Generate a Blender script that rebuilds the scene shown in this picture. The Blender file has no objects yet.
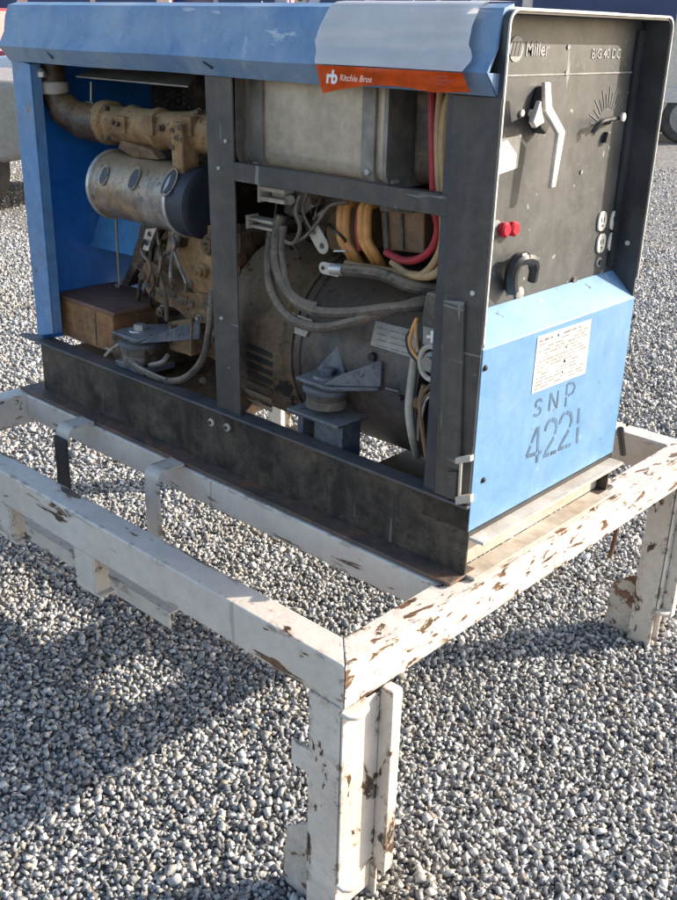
import bpy, bmesh, math, random
import numpy as np
from mathutils import Vector, Matrix, Euler
random.seed(7)
SC = bpy.context.scene; COL = SC.collection
G = 0.72                      # height of the machine datum above the ground
# ------------------------------------------------------------------ camera
def rodr(r):
    r = Vector(r); return Matrix.Rotation(r.length, 3, r.normalized())
RC = rodr((1.8590474, 0.7481848, -0.4633833)); CP = Vector((0.9342654, -1.3896353, 0.869886)); F = 987.098
def P(u, v, ax, val):
    """point on the plane axis=val seen at photograph pixel (u, v)"""
    d = RC.transposed() @ Vector(((u-338.5)/F, (v-450)/F, 1)); t = (val-CP[ax])/d[ax]
    return CP + d*t
def Y(u, v, y): return P(u, v, 1, y)
def X(u, v, x): return P(u, v, 0, x)
camd = bpy.data.cameras.new('camera'); cam = bpy.data.objects.new('camera', camd); COL.objects.link(cam)
camd.sensor_fit = 'VERTICAL'; camd.sensor_height = 36; camd.lens = F/900*36; camd.clip_start = .05; camd.clip_end = 900
M3 = RC.transposed() @ Matrix(((1,0,0),(0,-1,0),(0,0,-1)))
cam.matrix_world = Matrix.Translation(CP + Vector((0,0,G))) @ M3.to_4x4()
SC.camera = cam
# ------------------------------------------------------------------ light
SV = Vector((1.27, 1.66, 1.0)).normalized()
w = bpy.data.worlds.new('World'); SC.world = w; w.use_nodes = True
nt = w.node_tree; bg = nt.nodes['Background']; sky = nt.nodes.new('ShaderNodeTexSky'); sky.sky_type = 'NISHITA'
sky.sun_disc = False; sky.sun_elevation = math.asin(SV.z); sky.sun_rotation = math.atan2(SV.x, SV.y)
sky.air_density = 1.0; sky.dust_density = 2.0; sky.ozone_density = 1.0
nt.links.new(sky.outputs[0], bg.inputs[0]); bg.inputs[1].default_value = 0.15
sl = bpy.data.lights.new('sun', 'SUN'); sl.energy = 4.0; sl.angle = math.radians(.5); sl.color = (1, .92, .80)
so = bpy.data.objects.new('sun', sl); COL.objects.link(so); so.rotation_euler = SV.to_track_quat('Z', 'Y').to_euler()
so.location = (6, 8, 6)
SC.view_settings.view_transform = 'Standard'; SC.view_settings.look = 'None'; SC.view_settings.gamma = 1
SC.view_settings.use_curve_mapping = False; SC.view_settings.exposure = EXPOSURE = 1.16
SC.render.resolution_x = 770; SC.render.resolution_y = 1024
SC.cycles.max_bounces = 8; SC.cycles.diffuse_bounces = 5

# ------------------------------------------------------------------ materials
MATS = {}
def mat(name, c1, c2=None, rough=.6, metal=0., scale=5., dirt=None, dirt_amt=.5, dirt_scale=3., chip=None, chip_amt=.0,
        chip_scale=14., chip_stretch=(1,1,1), bump=.15, bump_scale=60., streak=None, streak_amt=.3, chip2=None, spec=.5, fine=.25, rust=None, rust_amt=.0, grime=.28, scratch=None, settle=None, settle_amt=.8, spots=None, edge=0.):
    m = bpy.data.materials.new(name); m.use_nodes = True; MATS[name] = m
    n = m.node_tree.nodes; L = m.node_tree.links; bs = n['Principled BSDF']
    geo = n.new('ShaderNodeNewGeometry'); pos = geo.outputs['Position']
    def noise(sc, det=6, rgh=.6, dist=0., vec=None):
        t = n.new('ShaderNodeTexNoise'); t.inputs['Scale'].default_value = sc; t.inputs['Detail'].default_value = det
        t.inputs['Roughness'].default_value = rgh; t.inputs['Distortion'].default_value = dist
        L.new(vec or pos, t.inputs['Vector']); return t.outputs['Fac']
    def ramp(f, a, b):
        r = n.new('ShaderNodeMapRange'); r.inputs['From Min'].default_value = a; r.inputs['From Max'].default_value = b
        L.new(f, r.inputs['Value']); return r.outputs['Result']
    def mix(f, a, b, k=1., mode='MIX'):
        x = n.new('ShaderNodeMix'); x.data_type = 'RGBA'; x.blend_type = mode
        if k != 1.:
            mm = n.new('ShaderNodeMath'); mm.operation = 'MULTIPLY'; mm.inputs[1].default_value = k; L.new(f, mm.inputs[0]); f = mm.outputs[0]
        L.new(f, x.inputs['Factor'])
        for s, q in ((6, a), (7, b)):
            if isinstance(q, tuple): x.inputs[s].default_value = (*q, 1)
            else: L.new(q, x.inputs[s])
        return x.outputs[2]
    def mapped(s):
        mp = n.new('ShaderNodeMapping'); mp.inputs['Scale'].default_value = s; L.new(pos, mp.inputs['Vector']); return mp.outputs[0]
    c2 = c2 or tuple(x*.8 for x in c1)
    col = mix(ramp(noise(scale, 8, .62), .35, .68), c1, c2)
    if fine:
        g = ramp(noise(140, 4, .7), .3, .75)
        col = mix(g, col, tuple(x*.62 for x in c1), fine)
    if streak:
        col = mix(ramp(noise(9, 5, .6, 0, mapped((3.2,3.2,.35))), .5, .72), col, streak, streak_amt)
    if dirt:
        col = mix(ramp(noise(dirt_scale, 9, .68, .4), .42, .68), col, dirt, dirt_amt)
    if rust:
        rm = ramp(noise(7.5, 8, .72, .6), .62-.1*rust_amt, .70-.1*rust_amt); col = mix(rm, col, rust, .85)
    hgt = noise(bump_scale, 5, .65)
    if fine:
        gr = n.new('ShaderNodeMapRange'); gr.inputs['From Min'].default_value=.3; gr.inputs['From Max'].default_value=.7; gr.inputs['To Min'].default_value=1-grime; gr.inputs['To Max'].default_value=1+grime*.8
        L.new(noise(27, 12, .74, .3), gr.inputs['Value']); one = n.new('ShaderNodeMath'); one.operation='MULTIPLY'; one.inputs[1].default_value = 1; L.new(gr.outputs[0], one.inputs[0])
        x = n.new('ShaderNodeMix'); x.data_type='RGBA'; x.blend_type='MULTIPLY'; x.inputs['Factor'].default_value=1; L.new(col, x.inputs[6]); L.new(one.outputs[0], x.inputs[7]); col = x.outputs[2]
    if settle:
        sx = n.new('ShaderNodeSeparateXYZ'); L.new(geo.outputs['Normal'], sx.inputs[0])
        nz_ = noise(22, 10, .72, .5); a1 = n.new('ShaderNodeMath'); a1.operation='MULTIPLY_ADD'; L.new(sx.outputs[2], a1.inputs[0]); a1.inputs[1].default_value=.42; L.new(nz_, a1.inputs[2])
        col = mix(ramp(a1.outputs[0], .50, .80), col, settle, settle_amt)
    if spots:
        col = mix(ramp(noise(62, 6, .7, .6), .585, .63), col, spots, .7)
    if scratch:
        s1 = ramp(noise(30, 3, .5, 0, mapped((1,1,.09))), .70, .72); s2 = ramp(noise(34, 3, .5, .2, mapped((.08,1,1))), .70, .72)
        ad = n.new('ShaderNodeMath'); ad.operation='MAXIMUM'; L.new(s1, ad.inputs[0]); L.new(s2, ad.inputs[1]); col = mix(ad.outputs[0], col, scratch, .55)
    if chip:
        f1 = noise(chip_scale, 7, .62, .5, mapped(chip_stretch)); th = .66-.16*chip_amt
        if edge:
            bv = n.new('ShaderNodeBevel'); bv.samples = 4; bv.inputs['Radius'].default_value = .022
            dt = n.new('ShaderNodeVectorMath'); dt.operation='DOT_PRODUCT'; L.new(bv.outputs[0], dt.inputs[0]); L.new(geo.outputs['True Normal'], dt.inputs[1])
            em = ramp(dt.outputs['Value'], .975, .86); fe = noise(46, 6, .68, .4, mapped((.6,.6,.8)))
            mu = n.new('ShaderNodeMath'); mu.operation='MULTIPLY'; L.new(em, mu.inputs[0]); L.new(ramp(fe, .46, .60), mu.inputs[1])
            ma = n.new('ShaderNodeMath'); ma.operation='MULTIPLY_ADD'; L.new(mu.outputs[0], ma.inputs[0]); ma.inputs[1].default_value = edge; L.new(f1, ma.inputs[2]); f1 = ma.outputs[0]
        cm = ramp(f1, th, th+.012)
        if edge: col = mix(ramp(f1, th-.045, th+.005), col, (.44,.31,.20), .42)
        cc = mix(ramp(noise(40, 4), .42, .58), chip, chip2 or tuple(x*.4 for x in chip))
        col = mix(cm, col, cc)
        sub = n.new('ShaderNodeMath'); sub.operation = 'MULTIPLY_ADD'; L.new(cm, sub.inputs[0]); sub.inputs[1].default_value = -1.2; L.new(hgt, sub.inputs[2]); hgt = sub.outputs[0]
    L.new(col, bs.inputs['Base Color'])
    rr = n.new('ShaderNodeMapRange'); rr.inputs['To Min'].default_value = max(.05, rough-.15); rr.inputs['To Max'].default_value = min(1, rough+.15)
    L.new(noise(11, 6), rr.inputs['Value']); L.new(rr.outputs[0], bs.inputs['Roughness'])
    bs.inputs['Metallic'].default_value = metal; bs.inputs['Specular IOR Level'].default_value = spec
    bp = n.new('ShaderNodeBump'); bp.inputs['Strength'].default_value = bump; bp.inputs['Distance'].default_value = .004
    L.new(hgt, bp.inputs['Height']); L.new(bp.outputs[0], bs.inputs['Normal'])
    return m
BR = (.16, .085, .045); DK = (.02, .017, .015); DUST = (.30, .215, .14)
white_p = mat('white_stand_paint', edge=.17, c1=(.67,.61,.54), c2=(.58,.515,.445), rough=.45, scale=4, grime=.12, scratch=(.30,.24,.18), dirt=(.42,.34,.26), dirt_amt=.3, chip=(.05,.035,.028), chip2=BR, chip_amt=.16, chip_scale=17, chip_stretch=(.38,1.3,1.7), rust=(.46,.23,.09), rust_amt=-.35, bump=.25)
white_chip = mat('white_paint_peeling', edge=.2, c1=(.68,.63,.565), c2=(.58,.525,.46), rough=.5, scale=5, grime=.16, scratch=(.3,.22,.15), dirt=(.40,.31,.22), dirt_amt=.3, chip=BR, chip2=(.07,.04,.02), chip_amt=.50, chip_scale=23, chip_stretch=(1.6,.75,2.2), rust=(.42,.27,.16), rust_amt=-.2, bump=.4)
white_leg = mat('white_leg_paint', edge=.2, c1=(.66,.60,.53), c2=(.57,.505,.435), rough=.5, scale=5, grime=.16, dirt=(.42,.33,.25), dirt_amt=.3, chip=(.10,.055,.03), chip2=DK, chip_amt=.34, chip_scale=22, chip_stretch=(1,1,.45), rust=(.40,.20,.09), rust_amt=-.1, bump=.35)
rusty = mat('rusty_steel', (.20,.10,.055), (.09,.045,.03), .85, scale=18, dirt=(.32,.22,.15), dirt_amt=.6, dirt_scale=12, bump=.6)
roof_m = mat('faded_blue_paint', chip=(.34,.41,.48), chip2=(.45,.47,.48), chip_amt=.22, chip_scale=8, chip_stretch=(.35,1,2.4), c1=(.085,.20,.37), c2=(.18,.29,.42), rough=.42, scale=3.2, grime=.15, scratch=(.35,.4,.45), dirt=(.33,.37,.42), dirt_amt=.65, dirt_scale=4.5, streak=(.05,.12,.26), streak_amt=.5, bump=.06)
post_blue = mat('corner_blue_paint', (.08,.22,.46), (.13,.28,.50), .45, scale=6, dirt=(.22,.27,.32), dirt_amt=.5, dirt_scale=7, chip=(.25,.2,.15), chip_amt=.0, bump=.1)
deep_blue = mat('deep_blue_paint', (.006,.15,.55), (.012,.18,.60), .5, scale=3, dirt=(.05,.13,.25), dirt_amt=.35, bump=.05)
mid_blue = mat('mid_blue_paint', (.05,.26,.58), (.07,.28,.56), .5, scale=8, dirt=(.12,.17,.22), dirt_amt=.4, bump=.1)
low_blue = mat('light_blue_paint', grime=.14, rust=(.17,.24,.33), rust_amt=-.25, scratch=(.33,.45,.58), c1=(.100,.235,.42), c2=(.165,.30,.46), rough=.42, scale=4, dirt=(.21,.32,.46), dirt_amt=.4, dirt_scale=6, chip=(.10,.13,.17), chip_amt=-.12, chip_scale=30, streak=(.10,.23,.44), streak_amt=.5, bump=.05)
frame_m = mat('charcoal_frame_paint', (.050,.046,.043), (.082,.073,.065), .5, scale=5, scratch=(.30,.28,.26), spec=.35, dirt=(.15,.12,.095), dirt_amt=.5, dirt_scale=7, streak=(.12,.105,.09), streak_amt=.45, chip=(.35,.33,.3), chip_amt=-.30, chip_scale=35, bump=.12)
rail_m = mat('blackened_rail_paint', spots=(.012,.011,.010), spec=.3, c1=(.016,.015,.015), c2=(.055,.047,.040), rough=.5, scale=7, grime=.6, scratch=(.2,.18,.16), dirt=(.15,.115,.08), dirt_amt=.65, dirt_scale=8, streak=(.10,.08,.065), streak_amt=.5, rust=(.13,.07,.04), rust_amt=.0, bump=.3, bump_scale=35)
edge_m = mat('rail_edge_steel', (.045,.048,.058), (.12,.115,.11), .6, scale=9, dirt=(.16,.10,.07), dirt_amt=.5, dirt_scale=8, rust=(.15,.075,.045), rust_amt=.2, bump=.3)
panel_m = mat('dusty_black_panel', (.045,.045,.045), (.065,.065,.063), .5, scale=5, scratch=(.42,.41,.38), spots=(.10,.10,.096), dirt=(.115,.113,.107), dirt_amt=.6, dirt_scale=9, streak=(.11,.108,.102), streak_amt=.35, chip=(.5,.5,.47), chip_amt=-.22, chip_scale=38, bump=.08)
shroud_m = mat('black_shroud_paint', (.018,.020,.026), (.045,.047,.052), .42, scale=6, dirt=(.085,.085,.085), dirt_amt=.5, dirt_scale=6, streak=(.08,.08,.085), streak_amt=.4, bump=.08)
flange_m = mat('rust_stained_flange', (.055,.045,.042), (.12,.085,.065), .65, scale=9, dirt=(.17,.10,.065), dirt_amt=.7, dirt_scale=6, rust=(.20,.095,.055), rust_amt=1.1, spots=(.03,.02,.016), bump=.4)
edge_white = mat('bare_edge_metal', (.62,.58,.52), (.5,.45,.4), .5, bump=.1)
ledge_m = mat('worn_skid_paint', (.52,.475,.415), (.40,.355,.295), .6, scale=9, dirt=(.30,.23,.16), dirt_amt=.6, dirt_scale=9, rust=(.30,.15,.07), rust_amt=-.2, bump=.25)
tank_m = mat('dusty_steel_tank', (.58,.48,.37), (.42,.34,.26), .42, metal=.25, scale=6, dirt=(.56,.45,.33), dirt_amt=.55, dirt_scale=7, streak=(.27,.23,.19), streak_amt=.3, bump=.08)
strap_m = mat('grey_strap_metal', (.36,.32,.28), (.20,.18,.16), .5, metal=.3, scale=20, dirt=(.13,.11,.09), dirt_amt=.5, bump=.15)
canister_m = mat('dusty_canister_metal', (.36,.33,.31), (.08,.07,.07), .35, metal=.3, grime=.6, settle=(.58,.40,.22), settle_amt=.55, spots=(.05,.035,.025), scale=9, dirt=(.34,.21,.10), dirt_amt=.9, dirt_scale=8, streak=(.08,.07,.07), streak_amt=.5, bump=.25)
dusty_m = mat('dusty_engine_metal', grime=.65, settle=(.33,.20,.10), settle_amt=.65, spots=(.015,.010,.007), c1=(.19,.105,.048), c2=(.045,.028,.017), rough=.8, scale=9, dirt=(.31,.195,.10), dirt_amt=.6, dirt_scale=13, chip=(.03,.022,.018), chip_amt=.42, chip_scale=11, bump=.8, bump_scale=45)
bell_m = mat('grimy_bell_metal', grime=.6, settle=(.25,.16,.085), settle_amt=.6, spots=(.014,.010,.008), c1=(.13,.078,.042), c2=(.04,.028,.02), rough=.75, scale=7, dirt=(.24,.155,.085), dirt_amt=.6, dirt_scale=6, chip=(.02,.016,.014), chip_amt=.5, chip_scale=9, bump=.5)
tan_m = mat('tan_manifold_metal', (.42,.235,.095), (.16,.085,.038), .8, grime=.5, settle=(.44,.29,.15), spots=(.07,.04,.02), scale=14, dirt=(.20,.13,.08), dirt_amt=.5, dirt_scale=9, bump=.7, bump_scale=60)
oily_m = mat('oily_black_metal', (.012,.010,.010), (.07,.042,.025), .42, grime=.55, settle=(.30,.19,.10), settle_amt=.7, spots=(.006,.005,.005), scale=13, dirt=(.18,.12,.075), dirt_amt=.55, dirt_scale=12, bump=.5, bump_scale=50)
drum_m = mat('dusty_generator_shell', settle=(.22,.15,.09), settle_amt=.45, spots=(.015,.014,.018), c1=(.016,.018,.028), c2=(.04,.039,.044), rough=.48, scale=5, grime=.55, dirt=(.19,.12,.07), dirt_amt=.5, dirt_scale=4.2, streak=(.08,.068,.06), streak_amt=.4, bump=.2)
mount_m = mat('blue_grey_mount_paint', (.022,.036,.07), (.055,.07,.10), .5, settle=(.26,.24,.22), settle_amt=.7, spots=(.012,.014,.02), scale=14, dirt=(.17,.165,.16), dirt_amt=.7, dirt_scale=13, bump=.25)
rubber_m = mat('dusty_rubber', (.04,.037,.035), (.08,.07,.06), .75, settle=(.30,.23,.16), settle_amt=.7, scale=20, dirt=(.20,.165,.13), dirt_amt=.55, dirt_scale=11, bump=.3)
cable_m = mat('dusty_black_cable', (.045,.038,.033), (.09,.072,.056), .7, spots=(.02,.018,.016), settle=(.30,.22,.145), settle_amt=.7, scale=20, dirt=(.24,.18,.13), dirt_amt=.6, dirt_scale=10, bump=.2)
red_m = mat('red_cable', (.42,.02,.035), (.32,.02,.03), .5, dirt=(.3,.12,.08), dirt_amt=.3)
tancab = mat('tan_cable', (.52,.33,.16), (.40,.24,.11), .6, dirt=(.3,.2,.12), dirt_amt=.5, dirt_scale=12)
coil_m = mat('orange_coil_winding', (.72,.33,.085), (.55,.23,.06), .5, scale=20, dirt=(.40,.22,.10), dirt_amt=.4)
brown_m = mat('brown_core', (.24,.13,.06), (.12,.065,.035), .7, scale=20, dirt=(.25,.17,.10), dirt_amt=.5, bump=.4)
cream_m = mat('cream_terminal', (.55,.50,.42), (.46,.40,.33), .5, scale=20, dirt=(.33,.26,.18), dirt_amt=.5)
bolt_m = mat('bright_bolt_steel', (.62,.60,.56), (.45,.42,.38), .35, metal=.6, scale=30)
alu_m = mat('cast_aluminium', (.66,.63,.58), (.55,.52,.48), .35, metal=.35, scale=30, dirt=(.4,.36,.3), dirt_amt=.3)
rustbox_m = mat('rusty_battery_box', (.46,.22,.085), (.22,.09,.04), .8, spots=(.05,.03,.02), scale=9, grime=.45, dirt=(.10,.06,.04), dirt_amt=.55, dirt_scale=8, streak=(.47,.31,.15), streak_amt=.7, bump=.4)
rusttop_m = mat('rusty_box_lid', (.20,.085,.05), (.12,.055,.035), .7, scale=12, dirt=(.25,.17,.13), dirt_amt=.5, bump=.5)
label_m = mat('dusty_label_paper', (.80,.74,.66), (.70,.63,.54), .6, scale=15, dirt=(.52,.42,.32), dirt_amt=.5, bump=.05)
plate_m = mat('cream_data_plate', (.60,.57,.51), (.54,.50,.44), .4, scale=10, dirt=(.60,.52,.42), dirt_amt=.4, bump=.03)
banner_m = mat('white_banner_vinyl', (.93,.90,.88), (.90,.87,.85), .35, scale=4, grime=.05, dirt=(.62,.57,.56), dirt_amt=.35, bump=.03, fine=.05)
orange_m = mat('orange_banner_vinyl', (.93,.15,.012), (.88,.13,.010), .4, scale=5, bump=.03, fine=.05)
ink_m = mat('white_ink', (.85,.82,.80), None, .5, fine=0)
ghost_m = mat('worn_white_ink', (.33,.325,.31), (.17,.168,.16), .6, scale=60)
faint_m = mat('faint_white_ink', (.20,.198,.19), (.12,.12,.115), .6, scale=60)
dark_ink = mat('worn_black_stencil', (.045,.07,.105), (.09,.18,.30), .6, scale=26, fine=0)
small_ink = mat('label_print', (.09,.08,.08), (.30,.27,.25), .6, scale=80, fine=0)
outlet_m = mat('cream_outlet_plastic', (.70,.66,.56), (.6,.56,.46), .4, scale=30)
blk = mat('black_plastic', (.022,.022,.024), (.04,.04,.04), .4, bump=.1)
red_knob = mat('red_plastic', (.50,.01,.03), (.42,.01,.02), .35, bump=.02, fine=0)

# ------------------------------------------------------------------ mesh helpers
def BM(): return bmesh.new()
def box(bm, a, b, rot=None, c=None):
    x0,x1 = sorted((a[0],b[0])); y0,y1 = sorted((a[1],b[1])); z0,z1 = sorted((a[2],b[2]))
    vs = [Vector((x,y,z)) for x in (x0,x1) for y in (y0,y1) for z in (z0,z1)]
    if rot is not None:
        c = Vector(c) if c is not None else Vector(((x0+x1)/2,(y0+y1)/2,(z0+z1)/2)); vs = [c+rot@(v-c) for v in vs]
    v = [bm.verts.new(q) for q in vs]
    for f in ((0,1,3,2),(4,6,7,5),(0,4,5,1),(2,3,7,6),(0,2,6,4),(1,5,7,3)): bm.faces.new([v[i] for i in f])
    return bm
def prism(bm, pts, ext):
    """closed outline (list of 3D points) extruded by the vector ext"""
    pts = [Vector(p) for p in pts]; ext = Vector(ext)
    a = [bm.verts.new(p) for p in pts]; b = [bm.verts.new(p+ext) for p in pts]; n = len(a)
    bm.faces.new(a); bm.faces.new(b[::-1])
    for i in range(n): bm.faces.new((a[i], b[i], b[(i+1)%n], a[(i+1)%n]))
    return bm
def smoothpath(pts, k=6):
    pts = [Vector(p) for p in pts]
    if len(pts) < 3: return pts
    out = []
    for i in range(len(pts)-1):
        p0 = pts[max(i-1,0)]; p1 = pts[i]; p2 = pts[i+1]; p3 = pts[min(i+2,len(pts)-1)]
        for j in range(k):
            t = j/k; out.append(.5*((2*p1)+(-p0+p2)*t+(2*p0-5*p1+4*p2-p3)*t*t+(-p0+3*p1-3*p2+p3)*t**3))
    out.append(pts[-1]); return out
def tube(bm, pts, r, n=10, smooth=True, flat=1.0):
    if smooth: pts = smoothpath(pts)
    pts = [Vector(p) for p in pts]; rings = []; up = None
    for i, p in enumerate(pts):
        t = (pts[min(i+1,len(pts)-1)]-pts[max(i-1,0)]).normalized()
        if up is None: up = t.orthogonal().normalized()
        up = (up - t*up.dot(t)).normalized(); sd = t.cross(up)
        rr = r[int(i*(len(r)-1)/(len(pts)-1))] if isinstance(r, (list,tuple)) else r
        rings.append([bm.verts.new(p+(up*math.cos(a)*flat+sd*math.sin(a))*rr) for a in (2*math.pi*k/n for k in range(n))])
    for a, b in zip(rings, rings[1:]):
        for k in range(n): bm.faces.new((a[k], a[(k+1)%n], b[(k+1)%n], b[k]))
    bm.faces.new(rings[0][::-1]); bm.faces.new(rings[-1]); return bm
def cyl(bm, a, b, r, n=24): return tube(bm, [a, b], r, n, smooth=False)
def lathe(bm, a, b, prof, n=32):
    """rings (t along a-b, radius)"""
    a = Vector(a); b = Vector(b); t = (b-a).normalized(); up = t.orthogonal().normalized(); sd = t.cross(up); rings = []
    for s, r in prof:
        rings.append([bm.verts.new(a+(b-a)*s+(up*math.cos(q)+sd*math.sin(q))*r) for q in (2*math.pi*k/n for k in range(n))])
    for p, q in zip(rings, rings[1:]):
        for k in range(n): bm.faces.new((p[k], p[(k+1)%n], q[(k+1)%n], q[k]))
    bm.faces.new(rings[0][::-1]); bm.faces.new(rings[-1]); return bm
def noise_disp(bm, amp, sc, seed=0):
    from mathutils import noise
    bm.normal_update()
    for v in bm.verts: v.co += v.normal*amp*noise.noise(v.co*sc+Vector((seed,0,0)))
def finish(o, sm):
    if sm:
        for p in o.data.polygons: p.use_smooth = True
        try: o.data.set_sharp_from_angle(angle=math.radians(sm))
        except Exception: pass
SPLIT = {'seam','gusset','hinge','pressed_rim','guard_stud','hollow_shade','bolt','rivet','emblem_bar','dial_mark','screw','panel_screw','plate_spot','casting_hole','bracket_hole','clip','terminal_nut','stub_wire','vent_slot','lip_slot','selector_screw','shell_plug','fuel_line','battery_strap','spring_clip','outlet_slot','worn_edge','gap_shade_strip','small_print','core_frame','hinge_pin','coil'}
def obj(name, bm, m, parent=None, **k):
    if name in SPLIT:
        bm.verts.index_update(); seen = set(); res = None
        bm.verts.ensure_lookup_table()
        for v0 in bm.verts:
            if v0.index in seen: continue
            st_ = [v0]; comp = []; seen.add(v0.index)
            while st_:
                v = st_.pop(); comp.append(v)
                for e in v.link_edges:
                    w2 = e.other_vert(v)
                    if w2.index not in seen: seen.add(w2.index); st_.append(w2)
            nb = bmesh.new(); mp = {v: nb.verts.new(v.co) for v in comp}; fs = {f for v in comp for f in v.link_faces}
            for f in fs: nb.faces.new([mp[v] for v in f.verts])
            res = _obj(name, nb, m, parent, **k)
        bm.free(); return res
    return _obj(name, bm, m, parent, **k)
def _obj(name, bm, m, parent=None, label=None, cat=None, group=None, kind=None, bevel=0, sm=35, segs=2):
    bmesh.ops.recalc_face_normals(bm, faces=bm.faces[:])
    me = bpy.data.meshes.new(name); cs = [v.co.copy() for v in bm.verts]
    lo = Vector([min(c[i] for c in cs) for i in range(3)]); hi = Vector([max(c[i] for c in cs) for i in range(3)]); c = (lo+hi)/2
    if parent is None: c.z = lo.z
    bmesh.ops.translate(bm, verts=bm.verts[:], vec=-c); bm.to_mesh(me); bm.free()
    o = bpy.data.objects.new(name, me); COL.objects.link(o); o.location = c
    if parent is not None:
        o.parent = parent; off = Vector(); q = parent
        while q is not None: off += q.location; q = q.parent
        o.location = c-off
    for mm in (m if isinstance(m, (list,tuple)) else [m]): me.materials.append(mm)
    if bevel:
        b = o.modifiers.new('bevel', 'BEVEL'); b.width = bevel; b.segments = segs; b.limit_method = 'ANGLE'; b.angle_limit = math.radians(40)
    finish(o, sm)
    tag(o, label, cat, group, kind); return o
def tag(o, label=None, cat=None, group=None, kind=None):
    for k, v in (('label',label),('category',cat),('group',group),('kind',kind)):
        if v: o[k] = v
def thing(name, loc, label, cat, group=None):
    o = bpy.data.objects.new(name, None); COL.objects.link(o); o.location = loc; o.empty_display_size = .1
    tag(o, label, cat, group); return o
def text_bm(s, size, origin, xdir, ydir, depth=.00025, shear=0., bold=0.):
    """lettering as real geometry on the plane through origin spanned by xdir (reading) and ydir (up)"""
    cu = bpy.data.curves.new('t', 'FONT'); cu.body = s; cu.size = size; cu.extrude = depth; cu.shear = shear; cu.offset = bold; cu.resolution_u = 3
    o = bpy.data.objects.new('t', cu); COL.objects.link(o)
    dg = bpy.context.evaluated_depsgraph_get(); me = bpy.data.meshes.new_from_object(o.evaluated_get(dg))
    bm = BM(); bm.from_mesh(me); bpy.data.objects.remove(o); bpy.data.curves.remove(cu); bpy.data.meshes.remove(me)
    xd = Vector(xdir).normalized(); yd = Vector(ydir).normalized(); zd = xd.cross(yd)
    M = Matrix((xd, yd, zd)).transposed().to_4x4(); M.translation = Vector(origin)
    bmesh.ops.transform(bm, matrix=M, verts=bm.verts[:]); return bm
def bolt(bm, c, axis, r, h, n=6):
    c = Vector(c); a = Vector(axis).normalized()
    lathe(bm, c, c+a*h, [(0,r*1.5),(.25,r*1.5),(.26,r),(.9,r),(1,r*.8)], n if n>6 else 12)

# ================================================================== GROUND
def pathdir(u): # horizontal direction seen at the horizon in photo column u
    d = RC.transposed() @ Vector(((u-338.5)/F, (26+.03*u-450)/F, 1)); d.z = 0; return d.normalized()
FWD = pathdir(338)
bm = BM()
v = [bm.verts.new((x,y,-G)) for x,y in ((-400,-400),(400,-400),(400,400),(-400,400))]; bm.faces.new(v)
gm = bpy.data.materials.new('gravel_bed'); gm.use_nodes = True; n = gm.node_tree.nodes; L = gm.node_tree.links; bs = n['Principled BSDF']
geo = n.new('ShaderNodeNewGeometry')
vo = n.new('ShaderNodeTexVoronoi'); vo.inputs['Scale'].default_value = 62; L.new(geo.outputs['Position'], vo.inputs['Vector'])
vd = n.new('ShaderNodeTexVoronoi'); vd.feature = 'DISTANCE_TO_EDGE'; vd.inputs['Scale'].default_value = 62; L.new(geo.outputs['Position'], vd.inputs['Vector'])
ra = n.new('ShaderNodeValToRGB'); e = ra.color_ramp.elements; e[0].color = (.10,.095,.09,1); e[1].color = (.50,.47,.44,1); e[0].position=.1; e[1].position=.9
sp = n.new('ShaderNodeSeparateColor'); L.new(vo.outputs['Color'], sp.inputs[0]); L.new(sp.outputs[0], ra.inputs[0])
ed = n.new('ShaderNodeMapRange'); ed.inputs['From Max'].default_value = .12; L.new(vd.outputs['Distance'], ed.inputs['Value'])
mx = n.new('ShaderNodeMix'); mx.data_type='RGBA'; mx.inputs[6].default_value = (.13,.125,.12,1); L.new(ed.outputs[0], mx.inputs['Factor']); L.new(ra.outputs[0], mx.inputs[7])
L.new(mx.outputs[2], bs.inputs['Base Color']); bs.inputs['Roughness'].default_value = .9
bp = n.new('ShaderNodeBump'); bp.inputs['Distance'].default_value = .012; bp.inputs['Strength'].default_value=.9; L.new(ed.outputs[0], bp.inputs['Height']); L.new(bp.outputs[0], bs.inputs['Normal'])
obj('ground', bm, gm, kind='structure', sm=0)

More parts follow.
